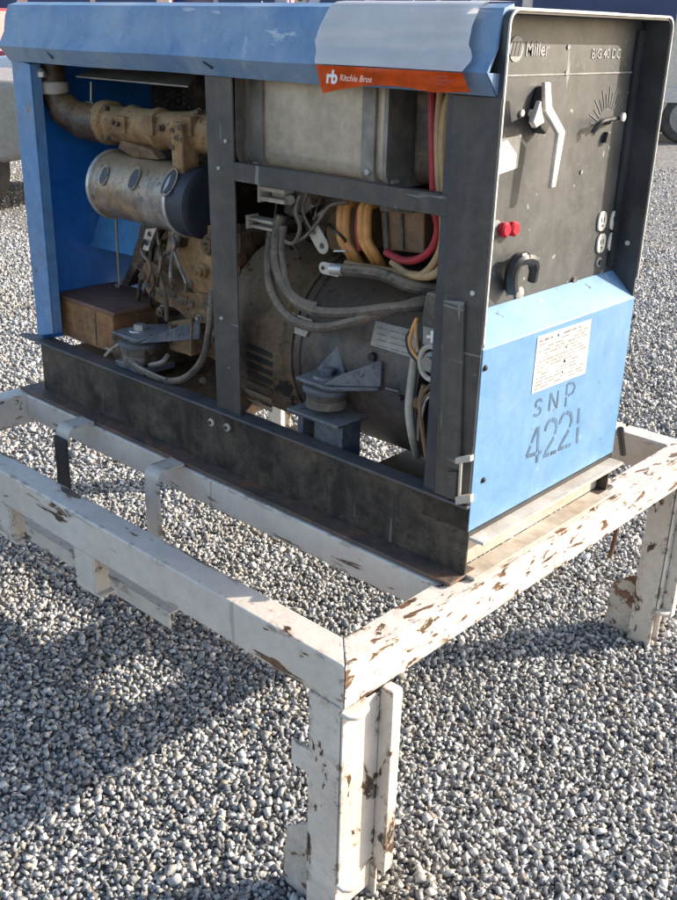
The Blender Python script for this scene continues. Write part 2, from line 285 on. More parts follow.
# loose stones: one sheet of crushed gravel, thousands of separate chips
def gravel():
    rng = np.random.default_rng(3)
    t = (1+5**.5)/2
    iv = np.array([(x,y,z) for x in (-1,1) for y in (-1,1) for z in (-1,1)], float)/1.55
    fi = np.array([(0,1,3),(0,3,2),(4,6,7),(4,7,5),(0,4,5),(0,5,1),(2,3,7),(2,7,6),(0,2,6),(0,6,4),(1,5,7),(1,7,3)])
    NV, NF = 8, 12
    cx, cy = CP.x, CP.y; fa = math.atan2(FWD.y, FWD.x); cs = []
    def ring(r0, r1, s, half, z=0.):
        R1 = r1+s; xs = np.arange(-R1, R1, s); gx, gy = np.meshgrid(xs, xs); gx = gx.ravel(); gy = gy.ravel()
        gx = gx+rng.uniform(-.5,.5,gx.size)*s; gy = gy+rng.uniform(-.5,.5,gy.size)*s
        d = np.hypot(gx, gy); a = np.abs((np.arctan2(gy, gx)-fa+np.pi)%(2*np.pi)-np.pi)
        k = (d>=r0)&(d<r1)&(a<half); q = np.stack([gx[k]+cx, gy[k]+cy, np.full(k.sum(), z), np.full(k.sum(), s)], 1)
        cs.append(q)
    ring(.25, 3.6, .0128, .95, -.001); ring(.25, 3.6, .0175, .95, .003); ring(3.6, 8.5, .021, .72); ring(3.6, 8.5, .034, .72, .006); ring(8.5, 14, .050, .65)
    c = np.concatenate(cs); N = len(c); print('stones', N)
    r = c[:,3]*rng.uniform(.36,.72,N)*np.where(rng.random(N)<.10, 1.25, 1)
    r = np.minimum(r, .0100*np.exp(rng.normal(0,.30,N)))
    sc = rng.uniform(.55,1.35,(N,3)); sc[:,2] *= .7
    v = iv[None]*rng.uniform(.68,1.2,(N,NV,1))+rng.normal(0,.17,(N,NV,3)); v = v*sc[:,None]*r[:,None,None]
    q = rng.normal(size=(N,4)); q /= np.linalg.norm(q,axis=1,keepdims=True); w_,x,y,z = q.T
    # mostly lying flat: small tilt, any heading
    Rm = np.stack([1-2*(y*y+z*z),2*(x*y-z*w_),2*(x*z+y*w_),2*(x*y+z*w_),1-2*(x*x+z*z),2*(y*z-x*w_),2*(x*z-y*w_),2*(y*z+x*w_),1-2*(x*x+y*y)],1).reshape(N,3,3)
    v = np.einsum('nij,nkj->nki', Rm, v)
    v[:,:,0] += c[:,0,None]; v[:,:,1] += c[:,1,None]; v[:,:,2] += (c[:,2]+.004+rng.uniform(-.003,.005,N))[:,None]
    me = bpy.data.meshes.new('gravel'); me.vertices.add(N*NV); me.vertices.foreach_set('co', v.astype(np.float32).ravel())
    F_ = (fi[None]+NV*np.arange(N)[:,None,None]).astype(np.int32); nf = N*NF
    me.loops.add(nf*3); me.loops.foreach_set('vertex_index', F_.ravel()); me.polygons.add(nf)
    me.polygons.foreach_set('loop_start', np.arange(0,nf*3,3,dtype=np.int32)); me.polygons.foreach_set('loop_total', np.full(nf,3,np.int32))
    me.update(calc_edges=True)
    at = me.attributes.new('tint', 'FLOAT_VECTOR', 'POINT')
    tv = np.repeat(np.stack([rng.random(N), rng.random(N), rng.random(N)],1),NV,axis=0).astype(np.float32); at.data.foreach_set('vector', tv.ravel())
    o = bpy.data.objects.new('gravel', me); COL.objects.link(o); o.location = (0,0,-G); 
    tag(o, 'crushed pale grey gravel chips covering the whole yard', 'gravel', kind='stuff')
    m = bpy.data.materials.new('gravel_stone'); m.use_nodes = True; n = m.node_tree.nodes; L = m.node_tree.links; bs = n['Principled BSDF']
    A = n.new('ShaderNodeAttribute'); A.attribute_name = 'tint'; sp = n.new('ShaderNodeSeparateXYZ'); L.new(A.outputs['Vector'], sp.inputs[0])
    r1 = n.new('ShaderNodeValToRGB'); e = r1.color_ramp.elements; e[0].color = (.13,.13,.135,1); e[0].position = 0; e[1].color = (.68,.655,.62,1); e[1].position = 1
    for p_, c_ in ((.2,(.27,.268,.268,1)),(.55,(.42,.41,.395,1)),(.82,(.54,.52,.49,1))): q_ = e.new(p_); q_.color = c_
    L.new(sp.outputs[0], r1.inputs[0])
    wm = n.new('ShaderNodeMapRange'); wm.inputs['From Min'].default_value = .72; wm.inputs['From Max'].default_value = 1; wm.inputs['To Max'].default_value=.55; L.new(sp.outputs[1], wm.inputs['Value'])
    mx = n.new('ShaderNodeMix'); mx.data_type='RGBA'; L.new(wm.outputs[0], mx.inputs['Factor']); L.new(r1.outputs[0], mx.inputs[6]); mx.inputs[7].default_value = (.44,.35,.245,1)
    geo = n.new('ShaderNodeNewGeometry'); nz = n.new('ShaderNodeTexNoise'); nz.inputs['Scale'].default_value = 260; nz.inputs['Detail'].default_value = 4; L.new(geo.outputs['Position'], nz.inputs['Vector'])
    n2 = n.new('ShaderNodeMapRange'); n2.inputs['From Min'].default_value=.3; n2.inputs['From Max'].default_value=.7; n2.inputs['To Min'].default_value=.72; n2.inputs['To Max'].default_value=1.15; L.new(nz.outputs['Fac'], n2.inputs['Value'])
    m2 = n.new('ShaderNodeMix'); m2.data_type='RGBA'; m2.blend_type='MULTIPLY'; m2.inputs['Factor'].default_value=1; L.new(mx.outputs[2], m2.inputs[6]); L.new(n2.outputs[0], m2.inputs[7])
    n3 = n.new('ShaderNodeTexNoise'); n3.inputs['Scale'].default_value = 2.3; n3.inputs['Detail'].default_value = 5; L.new(geo.outputs['Position'], n3.inputs['Vector'])
    q3 = n.new('ShaderNodeMapRange'); q3.inputs['From Min'].default_value=.52; q3.inputs['From Max'].default_value=.75; q3.inputs['To Max'].default_value=.75; L.new(n3.outputs['Fac'], q3.inputs['Value'])
    m3 = n.new('ShaderNodeMix'); m3.data_type='RGBA'; m3.blend_type='MULTIPLY'; L.new(q3.outputs[0], m3.inputs['Factor']); L.new(m2.outputs[2], m3.inputs[6]); m3.inputs[7].default_value = (.86,.76,.60,1)
    L.new(m3.outputs[2], bs.inputs['Base Color']); bs.inputs['Roughness'].default_value = .85; bs.inputs['Specular IOR Level'].default_value=.3
    bp = n.new('ShaderNodeBump'); bp.inputs['Distance'].default_value=.002; bp.inputs['Strength'].default_value=.5; L.new(nz.outputs['Fac'], bp.inputs['Height']); L.new(bp.outputs[0], bs.inputs['Normal'])
    me.materials.append(m)
gravel()

# ================================================================== WHITE STAND
ZS = -.104; HB = .0895
st = thing('equipment_stand', (-.75,.3,-G), 'white painted steel stand with peeling paint and rusty chips carrying the generator', 'stand')
def beam(name, a, b, m, bev=.006): return obj(name, box(BM(), a, b), m, st, bevel=bev)
obj('beam', prism(BM(), [(-1.60,-.369,ZS),(.0285,-.369,ZS),(-.0335,-.307,ZS),(-1.60,-.307,ZS)], (0,0,-HB)), white_p, st, bevel=.004)              # long beam nearest the viewer
o = obj('beam', prism(BM(), [(.029,-.3689,ZS),(.029,.995,ZS),(-.033,.995,ZS),(-.033,-.3069,ZS)], (0,0,-HB)), white_chip, st, bevel=.002)           # end beam
o['label'] = 'end beam with long flakes of missing paint'
beam('beam', (-1.60,.933,ZS), (-.0335,.995,ZS-HB), white_p, .0045)
beam('beam', (-1.56,-.3065,ZS), (-1.498,.9325,ZS-HB), white_p, .0045)
beam('beam', (-1.4975,-.05,ZS-.001), (-.0335,.006,ZS-.072), white_p, .004)
beam('beam', (-1.4975,.565,ZS-.001), (-.0335,.64,ZS-.072), white_p, .004)
box_ = None
# legs: channel posts with foot plates and forklift-style side tubes
def leg(x0, x1, y0, y1, side, near):
    b = BM(); sy = 1 if near else -1
    box(b, (x0,y0,ZS-HB+.001), (x1,y0+.008,-G)); box(b, (x0,y0+.0085,ZS-HB+.001), (x0+.008,y1-.0085,-G)); box(b, (x0,y1-.008,ZS-HB+.001), (x1,y1,-G))
    box(b, (x1-.02,y0+.0085,ZS-HB+.001), (x1-.0125,y1-.0085,-G+.03))
    return obj('leg', b, white_leg, st, bevel=.002)
def leg_extras(x0, x1, y0, y1, dx, ye):
    """ye: y of the side tube, dx: +1 when it stands on the +x side"""
    s = dx; xe = x1 if dx>0 else x0
    b = BM()
    xa, xb = sorted((xe+s*.002, xe+s*.006))
    box(b, (xa, y0+.001, -.204), (xb, y1+.004, -.60)); box(b, (xe+s*.0065, ye, -.1965), (xe+s*.036, ye+.027, -.615))
    obj('side_post', b, white_leg, st, bevel=.006)
    b = BM()
    for z in (-.2, -.592):
        pts = [(xe+s*.001,y0-.002,z),(xe+s*.020,y0-.002,z),(xe+s*.030,y0+.008,z),(xe+s*.034,y0+.024,z),(xe+s*.028,y0+.045,z),(xe+s*.0065,min(ye-.001,y0+.062),z),(xe+s*.001,min(ye-.001,y0+.062),z)]
        prism(b, pts, (0,0,-.008))
    obj('gusset', b, white_p, st, bevel=.002)
    b = BM(); zt = -.52
    pts = [(x0-.001 if s>0 else x1+.001, y0+.02, zt), (x0-s*.03 if s>0 else x1+.03, y0+.02, zt-.012), (x0-.075 if s>0 else x1+.075, y0+.02, zt-.05), (x0-.085 if s>0 else x1+.085, y0+.02, -G+.004), (x0-.001 if s>0 else x1+.001, y0+.02, -G+.004)]
    prism(b, pts, (0,.009,0)); obj('foot_gusset', b, mat_foot, st, bevel=.001)
mat_foot = mat('rusty_white_foot', (.55,.49,.42), (.42,.35,.28), .7, scale=8, chip=(.20,.11,.06), chip2=(.12,.06,.035), chip_amt=.85, chip_scale=9, rust=(.3,.15,.08), rust_amt=.3, bump=.5)
for (x0,x1,y0,y1,near) in ((-.055,.020,-.3685,-.245,1),(-.062,.005,.941,.9945,0),(-1.545,-1.484,-.3685,-.245,1),(-1.545,-1.484,.941,.9945,0)):
    if 1:
        leg(x0,x1,y0,y1,1,near)
        leg_extras(x0,x1,y0,y1, 1 if x0>-1 else -1, (y1-.026) if near else (y1-.026))
b = BM(); box(b, (-.115,-.352,-.345),(-.0625,-.344,-.40)); cyl(b,(-.085,-.353,-.385),(-.085,-.343,-.385),.006,10)
obj('tab', b, white_p, st, bevel=.002)
# pipe seen behind the corner in the frame opening, strap hooks, pocket brackets
b = BM(); tube(b, [(-.10,-.30,-.255),(-.06,-.22,-.235),(-.034,-.13,-.185)], .014, 10); obj('brace', b, white_p, st)
mat_strapblack = mat('black_rubber_strap', (.02,.02,.022), (.04,.04,.04), .6, bump=.5, bump_scale=200)
def hook(xc, wv, drop, m):
    b = BM(); x0, x1 = xc-wv/2, xc+wv/2; prof = [(-.052,-.100),(-.052,-.106)]
    # an inverted L: a plate out from the inner beam, curved over and down
    out = []; inn = []
    for k in range(7):
        a = math.pi/2*k/6; out.append((-.108-.025*math.sin(a), -.116+.025*math.cos(a))); inn.append((-.108-.018*math.sin(a), -.116+.018*math.cos(a)))
    pr_ = [(-.0515,-.091)]+out+[(-.133,-drop)]+[(-.126,-drop)]+inn[::-1]+[(-.0515,-.098)]
    prism(b, [(x0,y,z) for y,z in pr_], (wv,0,0)); return obj('strap_hook', b, m, st, bevel=.001)
hook(-1.185, .058, .14, white_p)
b = BM(); prism(b, [(-1.213,-.134,-.12),(-1.158,-.134,-.12),(-1.154,-.137,-.30),(-1.209,-.137,-.27)], (0,-.007,0)); obj('rubber_strap', b, mat_strapblack, st, bevel=.001)
hook(-.81, .052, .34, white_p)
def pocket(x0, x1):
    b = BM(); y0 = -.367; y1=-.30
    box(b,(x0,y0,ZS-HB-.0005),(x1-.05,y0+.006,-.285)); box(b,(x0,y0,-.2845),(x1-.03,-.325,-.290)); box(b,(x1-.0495,y0+.001,ZS-HB-.0005),(x1-.044,-.33,-.284))
    return obj('pocket_bracket', b, white_p, st, bevel=.001)
pocket(-.785,-.665); pocket(-1.20,-1.01)
beam('added_shade_plate', (-.45,.6405,ZS-.02), (-.24,.9325,ZS-.03), white_p, .001)  # unseen plate, added to break the sunlit patch on the gravel
b = BM(); box(b, (-1.49,-.2495,-.335),(-.60,-.205,-.341)); box(b, (-1.49,-.2555,-.335),(-.60,-.2500,-.375)); obj('lower_rail', b, white_p, st, bevel=.001)
rw = random.Random(9)
for a_,b_ in (((-.052,-.3695,ZS-HB-.001),(.018,-.3695,ZS-HB-.001)),((-.034,-.3055,ZS-.004),(-.034,-.3055,ZS-HB+.004)),((-.0345,-.048,ZS-.003),(-.0345,-.0515,ZS-.068)),((-1.4965,-.3055,ZS-.004),(-1.4965,-.3055,ZS-HB+.004)),((.0205,-.365,ZS-HB-.002),(.0205,-.25,ZS-HB-.002)),((-.06,.9405,ZS-HB-.001),(.004,.9405,ZS-HB-.001))):
    a_ = Vector(a_); b_ = Vector(b_); k_ = 14; b = BM(); tube(b, [a_+(b_-a_)*i/k_+Vector([rw.uniform(-.001,.001) for _ in range(3)]) for i in range(k_+1)], [rw.uniform(.0028,.0048) for _ in range(k_+1)], 7, smooth=False); obj('weld_bead', b, white_leg, st)
# thin rod hanging below the end beam
b = BM(); tube(b, [(-.01,.66,ZS-HB),(-.012,.662,-.25),(-.016,.655,-.32)], .006, 8); obj('hanging_rod', b, rusty, st)

# ================================================================== WELDING GENERATOR
L_, W_, H_ = 1.48, .555, .90
wg = thing('welding_generator', (-.74,.28,-.1), 'blue and black diesel welding generator with its side door off and engine bay showing', 'generator')
def part(name, b, m, **k): return obj(name, b, m, k.pop('parent', wg), **k)
def ybox(u0,v0,u1,v1,y,dep,b=None):
    a = Y(u0,v0,y); c = Y(u1,v1,y); b = b or BM(); return box(b, (a.x,y,a.z), (c.x,y+dep,c.z))
def ypoly(pts, y, dep, b=None): return prism(b or BM(), [Y(u,v,y) for u,v in pts], (0,dep,0))
# base rails (near one is an open channel with its flanges towards the viewer)
b = BM(); box(b, (-1.475,0,-.0935),(0,.006,.049)); near_rail = part('base_rail', b, rail_m, bevel=.001)
b = BM(); prism(b, [(-1.55,-.022,.0495),(0,-.010,.0495),(0,.03,.0495),(-1.475,.03,.0495),(-1.55,.0,.0495)], (0,0,.0065)); part('top_flange', b, edge_m, parent=near_rail, bevel=.002)
b = BM(); prism(b, [(-1.535,-.045,-.1005),(0,-.045,-.1005),(0,.04,-.1005),(-1.535,.04,-.1005)], (0,0,.0065)); part('bottom_flange', b, flange_m, parent=near_rail, bevel=.002)
for u,v_ in ((212,422),(228,427)):
    c = Y(u,v_,-.001); b = BM(); bmesh.ops.create_cone  # ring bolt
    lathe(b, c, c+Vector((0,-.006,0)), [(0,.010),(.6,.010),(1,.008)], 12); part('bolt', b, cream_m, parent=near_rail)
    b = BM(); cyl(b, c+Vector((0,-.0062,0)), c+Vector((0,-.008,0)), .005, 8); part('bolt_hole', b, blk, parent=near_rail)
b = BM(); box(b, (-1.475,W_-.006,-.0935),(0,W_,.055)); box(b,(-1.475,W_-.04,-.1005),(0,W_+.03,-.0940)); part('base_rail', b, rail_m, bevel=.001)
# front skid channel below the blue panel
b = BM(); box(b, (-.03,.004,-.018),(.034,W_-.01,-.011)); box(b, (-.03,.004,-.0185),(-.024,W_-.01,-.094)); box(b,(-.023,.0065,-.1005),(.020,W_+.0,-.0945)); part('front_skid', b, ledge_m, bevel=.001)
b = BM(); box(b, (-.02,.006,-.0108),(-.0045,W_-.008,.004)); box(b,(-.0044,.002,-.0108),(.0012,W_-.004,-.0008)); part('gap_shade_strip', b, blk)  # black strip painted in for the shade of the gap under the panel
b = BM(); box(b, (-.37,.03,-.03),(-.17,W_-.05,-.025)); part('floor_plate', b, oily_m)
b = BM(); box(b, (-1.41,.012,.03),(-.99,W_-.05,.036)); part('floor_plate', b, oily_m)
b = BM(); tube(b, [X(618,430,.004)+Vector((0,.01,0)), X(621,455,.004)+Vector((0,.01,0))], .008, 8); part('door_stop', b, blk)
for a_,b_ in (((-1.475,.007,-.094),(-1.42,W_-.007,-.03)),((-.75,.007,-.094),(-.70,W_-.041,-.075)),((-.16,.007,-.094),(-.11,W_-.041,-.03))): part('cross_member', box(BM(), a_, b_), rail_m, bevel=.002)
# roof
pr = [(.03,.912),(.004,.905),(-.006,.88),(-.012,.845),(-.030,.815),(-.032,.811),(-.004,.776),(.002,.776),(-.026,.811),(-.006,.846),(-.001,.88),(.008,.899),(.03,.906)]
def roofprof(x):
    return pr
b = BM(); NX = 60; ring = []
from mathutils import noise as mn
for i in range(NX+1):
    x = -1.478+1.463*i/NX; row = []
    for j,(y,z) in enumerate(pr):
        d = .0045*mn.noise(Vector((x*4,z*9,0)))+.001*mn.noise(Vector((x*15,z*20,2)))
        row.append(b.verts.new((x, y+d, z + (.0025*mn.noise(Vector((x*3,0,5))) if j>3 else 0))))
    ring.append(row)
for p_,q_ in zip(ring, ring[1:]):
    for k in range(len(pr)): b.faces.new((p_[k], p_[(k+1)%len(pr)], q_[(k+1)%len(pr)], q_[k]))
b.faces.new(ring[0][::-1]); b.faces.new(ring[-1])
roof = part('roof', b, roof_m, sm=30)
b = BM(); box(b, (-1.478,.031,.905),(-.111,W_-.02,.911)); part('roof_top', b, roof_m, parent=roof)
b = BM(); box(b, (-1.476,W_-.019,.77),(-.111,W_-.012,.911)); part('roof_side', b, roof_m, parent=roof)
b = BM() # small dark cuts and slots in the lip
for (u,v_,du,dv) in ((50,55,4,7),(208,65,7,7)):
    a = Y(u-du/2,v_-dv/2,-.0225); c = Y(u+du/2,v_+dv/2,-.0225); tube(b, [a+Vector((0,-.003,0)), c+Vector((0,.002,0))], .0025, 6, smooth=False)
part('lip_slot', b, blk, parent=roof)
b = BM(); prism(b, [(-.012,-.034,.812),(-.012,.0,.776),(-.012,.0,.81)], (-.0015,0,0)); part('end_cap', b, roof_m, parent=roof)
# posts, crossbar
b = BM(); PT=[Y(11,58,0),Y(29.5,64,0),Y(53,334,0),Y(38,336,0)]; prism(b, PT, (0,.004,0)); corner = part('corner_post', b, post_blue, bevel=.002)
b = BM(); o1=Vector((0,.0045,0)); o2=Vector((0,.03,0)); prism(b, [PT[1]+o1,PT[1]+o2,PT[2]+o2,PT[2]+o1], (-.004,0,0)); part('post_flange', b, post_blue, parent=corner)
for (u,v_) in ((48,330),(51,322)): pass
b = BM(); prism(b, [(-.733,.001,.776),(-.650,.001,.776),(-.640,.001,.056),(-.722,.001,.056)], (0,.005,0)); prism(b, [(-.727,.0065,.776),(-.721,.0065,.776),(-.711,.0065,.056),(-.717,.0065,.056)], (0,.03,0)); mid = part('door_post', b, frame_m, bevel=.0015)
b = BM()
for (u,v_) in ((219,168),(226,141),(222,318)):
    c = Y(u,v_,0); cyl(b, c+Vector((0,.001,0)), c+Vector((0,-.003,0)), .004, 8)
part('rivet', b, cream_m, parent=mid)
b = BM(); prism(b, [(-.097,-.0052,.775),(-.001,-.0052,.775),(-.001,-.0052,.0575),(-.080,-.0052,.0575)], (0,.0046,0)); prism(b, [(-.0965,.0055,.80),(-.091,.0055,.80),(-.075,.0055,.0565),(-.0795,.0055,.0565)], (0,.03,0)); fp = part('front_post', b, frame_m, bevel=.0015)
b = BM(); c = Y(473,293,-.0054); cyl(b, c, c+Vector((0,-.003,0)), .0045, 10); c = Y(444,419,-.0054); cyl(b, c, c+Vector((0,-.002,0)), .003, 8)
part('rivet', b, edge_white, parent=fp)
b = BM(); box(b, (-.650,-.003,.576),(-.0905,-.0002,.613)); box(b, (-.650,.0001,.607),(-.098,.022,.6125)); part('cross_bar', b, frame_m, bevel=.001)
# inner latch angle and hinge on front post
b = BM(); ypoly([(443,300),(463,302),(459,470),(439,466)], -.0145, .009, b); part('latch_angle', b, frame_m, parent=fp, bevel=.002)
b = BM(); ypoly([(455,458),(470,456),(470,462),(455,464)], -.024, .012, b); ypoly([(455,497),(470,495),(470,503),(455,505)], -.024, .012, b)
hinge = part('hinge', b, cream_m, parent=fp, bevel=.001)
b = BM(); tube(b, [Y(461,462,-.02), Y(459,498,-.02)], .003, 8, smooth=False); part('hinge_pin', b, cream_m, parent=fp)
b = BM(); ypoly([(446,472),(456,472),(455,500),(446,498)], -.0125, .007, b); part('hinge_leaf', b, frame_m, parent=fp, bevel=.001)
# rear wall
b = BM(); box(b, (-1.475,.005,.05),(-1.468,W_-.006,.90)); part('rear_panel', b, deep_blue)
b = BM(); prism(b, [Y(104,203,.21),Y(150,214,.21),Y(141,258,.18),Y(90,246,.18)], (-.004,.004,0)); part('blue_bracket', b, mid_blue, bevel=.001)
# far side: lower opening, upper doors closed
b = BM(); box(b, (-1.467,W_-.006,.20),(-.72,W_-.002,.90)); part('far_door', b, rail_m); b = BM(); box(b, (-.715,W_-.006,.13),(-.07,W_-.002,.90)); part('far_door', b, rail_m)
b = BM(); box(b, (-.76,W_-.0015,.055),(-.69,W_+.003,.90)); part('far_post', b, frame_m)
b = BM(); box(b, (-1.466,.007,.890),(-.112,W_-.02,.8945)); part('roof_liner', b, shroud_m)
# firewall behind the control panel
# shroud round the control panel
def rrect(y0,y1,z0,z1,r,n=5):
    o = []
    for cy,cz,a0 in ((y1-r,z1-r,0),(y0+r,z1-r,90)):
        for k in range(n+1):
            a = math.radians(a0+90*k/n); o.append((cy+r*math.cos(a), cz+r*math.sin(a)))
    return o
outer = [(W_,.0)]+rrect(0,W_,0,H_+.004,.022)+[(0,.0)]
inner = [(W_-.006,.0)]+rrect(.006,W_-.006,0,H_-.002,.018)+[(.006,.0)]
b = BM()
for xa, xb in ((-.110,-.0025),):
    va = [[b.verts.new((x,y,z)) for y,z in pr_] for x in (xa,xb) for pr_ in (outer,inner)]
    oa,ia,ob,ib = va[0],va[1],va[2],va[3]; n_ = len(outer)
    for k in range(n_-1):
        b.faces.new((oa[k],oa[k+1],ob[k+1],ob[k])); b.faces.new((ia[k],ib[k],ib[k+1],ia[k+1])); b.faces.new((ob[k],ob[k+1],ib[k+1],ib[k])); b.faces.new((oa[k],ia[k],ia[k+1],oa[k+1]))
    for k in (0,n_-1): b.faces.new((oa[k],ob[k],ib[k],ia[k]))
# trim the side that would coincide with the front post
sh = part('shroud', b, shroud_m, sm=40); 
b = BM(); oe = [(W_+.001,.40)]+rrect(-.001,W_+.001,0,H_+.006,.024)+[(-.001,.37)]; ie = [(W_-.0015,.40)]+rrect(.0025,W_-.0015,0,H_+.002,.021)+[(.0025,.37)]
va = [[b.verts.new((x,y,z)) for y,z in q] for x in (-.002,.001) for q in (oe,ie)]
oa,ia,ob,ib = va; n_=len(oe)
for k in range(n_-1):
    b.faces.new((oa[k],oa[k+1],ob[k+1],ob[k])); b.faces.new((ia[k],ib[k],ib[k+1],ia[k+1])); b.faces.new((ob[k],ob[k+1],ib[k+1],ib[k])); b.faces.new((oa[k],ia[k],ia[k+1],oa[k+1]))
for k in (0,n_-1): b.faces.new((oa[k],ob[k],ib[k],ia[k]))
part('edge_trim', b, edge_white, parent=sh, sm=40)
b = BM(); box(b,(-.058,W_-.03,.42),(-.052,W_-.007,.88)); part('inner_flange', b, shroud_m, parent=sh)
c = Vector((-.03,W_-.0062,.47)); b = BM(); cyl(b, c, c+Vector((0,-.003,0)), .005, 10); part('rivet', b, edge_white, parent=sh)
# control panel
b = BM(); box(b, (-.066,.0062,.36),(-.060,W_-.0062,.8975)); cpn = part('control_panel', b, panel_m)
def pin(name, b, m, **k): return part(name, b, m, parent=cpn, **k)
YD = (0,1,0); ZD = (0,0,1); XP = -.0596
def onp(u,v_): return X(u,v_,XP)
# maker's roundel and word at the top left, model name at the top right
b = BM(); c = onp(516,49); c2 = c+Vector((.0012,0,0)); lathe(b, c, c2, [(0,.0205),(1,.0205)], 28); pin('emblem_disc', b, ghost_m)
b = BM(); 
for k in range(3):
    y = c.y-.011+k*.0105; prism(b, [(XP+.0014,y-.006,c.z-.011),(XP+.0014,y+.001,c.z-.011),(XP+.0014,y+.007,c.z+.012),(XP+.0014,y+.0,c.z+.012)], (.0008,0,0))
pin('emblem_bar', b, panel_m)
o_ = onp(525,55); pin('lettering', text_bm('Miller', .032, (XP+.0006,o_.y,o_.z-.001), YD, ZD, bold=.0006), ghost_m)
o_ = onp(591,56); pin('lettering', text_bm('BIG 40 DC', .024, (XP+.0006,o_.y,o_.z-.004), YD, ZD, bold=.0003), ghost_m)
b = BM(); a = onp(500,70); c = onp(620,79); box(b, (XP,a.y,.8025),(XP+.0012,.535,.8050)); pin('ruled_line', b, ghost_m)
b = BM()
for (u,v_) in ((566,73),(568,47),(633,83),(637,52),(581,172),(635,57)):
    c = onp(u,v_); 
    if c.y < .54: cyl(b, c, c+Vector((.002,0,0)), .0042, 10)
pin('screw', b, ghost_m)
b = BM()   # dial graduations round the small selector
cc = onp(606,128)
for k in range(15):
    a = math.radians(15+k*11); r0,r1 = .038,.055+(.022 if k%2 else .010); d = Vector((0,math.cos(a),math.sin(a))); e_ = Vector((0,-d.z,d.y))*.0009
    p0 = cc+d*r0; p1 = cc+d*r1
    if p1.y < .545: prism(b, [p0-e_,p1-e_,p1+e_,p0+e_], (.0008,0,0))
pin('dial_mark', b, faint_m)
# big selector: black boss, arm, long cranked aluminium handle
xh = -.022
b = BM(); prism(b, [(XP+.0005,)+tuple(onp(u,v_))[1:] for u,v_ in ((536,86),(541,84),(541,124),(536,134),(530,128),(531,100))], (.020,0,0)); sel = pin('selector_boss', b, blk, bevel=.003)
b = BM()
hp = [X(u,v_,xh) for u,v_ in ((541,82),(547,82),(548.5,106),(562,131),(552,187),(547,188),(554.5,134),(541,111))]
prism(b, hp, (.008,0,0)); hd = pin('selector_handle', b, alu_m, bevel=.0022)
b = BM(); prism(b, [X(u,v_,xh) for u,v_ in ((536,100),(538,114),(540,122),(531,128),(528,122))], (.010,0,0)); cyl(b, X(536,118,XP), X(536,118,xh), .012, 12); pin('selector_hub', b, alu_m, bevel=.002)
b = BM(); c = X(530,113,-.036); cyl(b, c, c+Vector((.006,0,0)), .006, 12); c = X(521,113,XP); cyl(b, c, c+Vector((.004,0,0)), .006, 12); pin('selector_screw', b, edge_white)
# paper label on the panel left edge
b = BM(); prism(b, [(XP,)+tuple(onp(u,v_))[1:] for u,v_ in ((494,140),(521,135),(517,168),(494,176))], (.0008,0,0)); pin('panel_label', b, plate_m)
# small selector on the right
b = BM(); tube(b, [X(592,133,-.045), X(601,122,-.035), X(611,119,-.035), X(620,118,-.035)], .0045, 8); cyl(b, X(608,121,XP), X(608,121,-.035), .007, 10); pin('selector_lever', b, blk)
b = BM(); c = X(621,117,-.030); lathe(b, c-Vector((.0,0,.0)), c+Vector((.008,0,0)), [(0,.004),(.3,.008),(.8,.008),(1,.005)], 14); pin('lever_ball', b, edge_white)
b = BM(); c = onp(604,137); prism(b, [c+Vector((0,-.009,-.010)),c+Vector((0,.006,-.010)),c+Vector((0,.010,.010)),c+Vector((0,-.003,.010))], (.010,0,0)); pin('selector_key', b, blk, bevel=.001)
# push buttons
for u,v_ in ((506,230),(515,229)):
    c = X(u,v_,-.045); b = BM(); lathe(b, Vector((XP,c.y,c.z)), c+Vector((.004,0,0)), [(0,.010),(.35,.010),(.36,.0135),(.8,.0135),(1,.010)], 16); pin('push_button', b, red_knob)
for u,v_ in ((495,228),):
    c = onp(u,v_); b = BM(); lathe(b, c, c+Vector((.004,0,0)), [(0,.015),(.8,.014),(1,.010)], 18); pin('meter_ring', b, ghost_m)
# output receptacle, hooked cable and toggle at the lower left
b = BM(); tube(b, [X(512,290,-.048), X(511,276,-.040), X(516,262,-.034), X(525,258,-.03), X(533,261,-.03), X(534,270,-.032), X(532,281,-.036)], [.013,.013,.013,.012,.011,.0095,.009], 10); pin('hooked_handle', b, blk)
b = BM(); cyl(b, X(525,257,XP), X(525,257,-.026), .010, 12); pin('handle_stem', b, rubber_m)
b = BM(); c = onp(519,294); lathe(b, c, c+Vector((.004,0,0)), [(0,.014),(.5,.014),(1,.009)], 16); pin('socket_ring', b, ghost_m)
b = BM(); c = X(524,255,-.0215); box(b, c+Vector((0,-.006,-.001)), c+Vector((.001,.008,.003))); c2=X(538,262,-.026); box(b, c2+Vector((0,-.003,-.012)), c2+Vector((.001,.001,.008))); pin('worn_edge', b, edge_white)
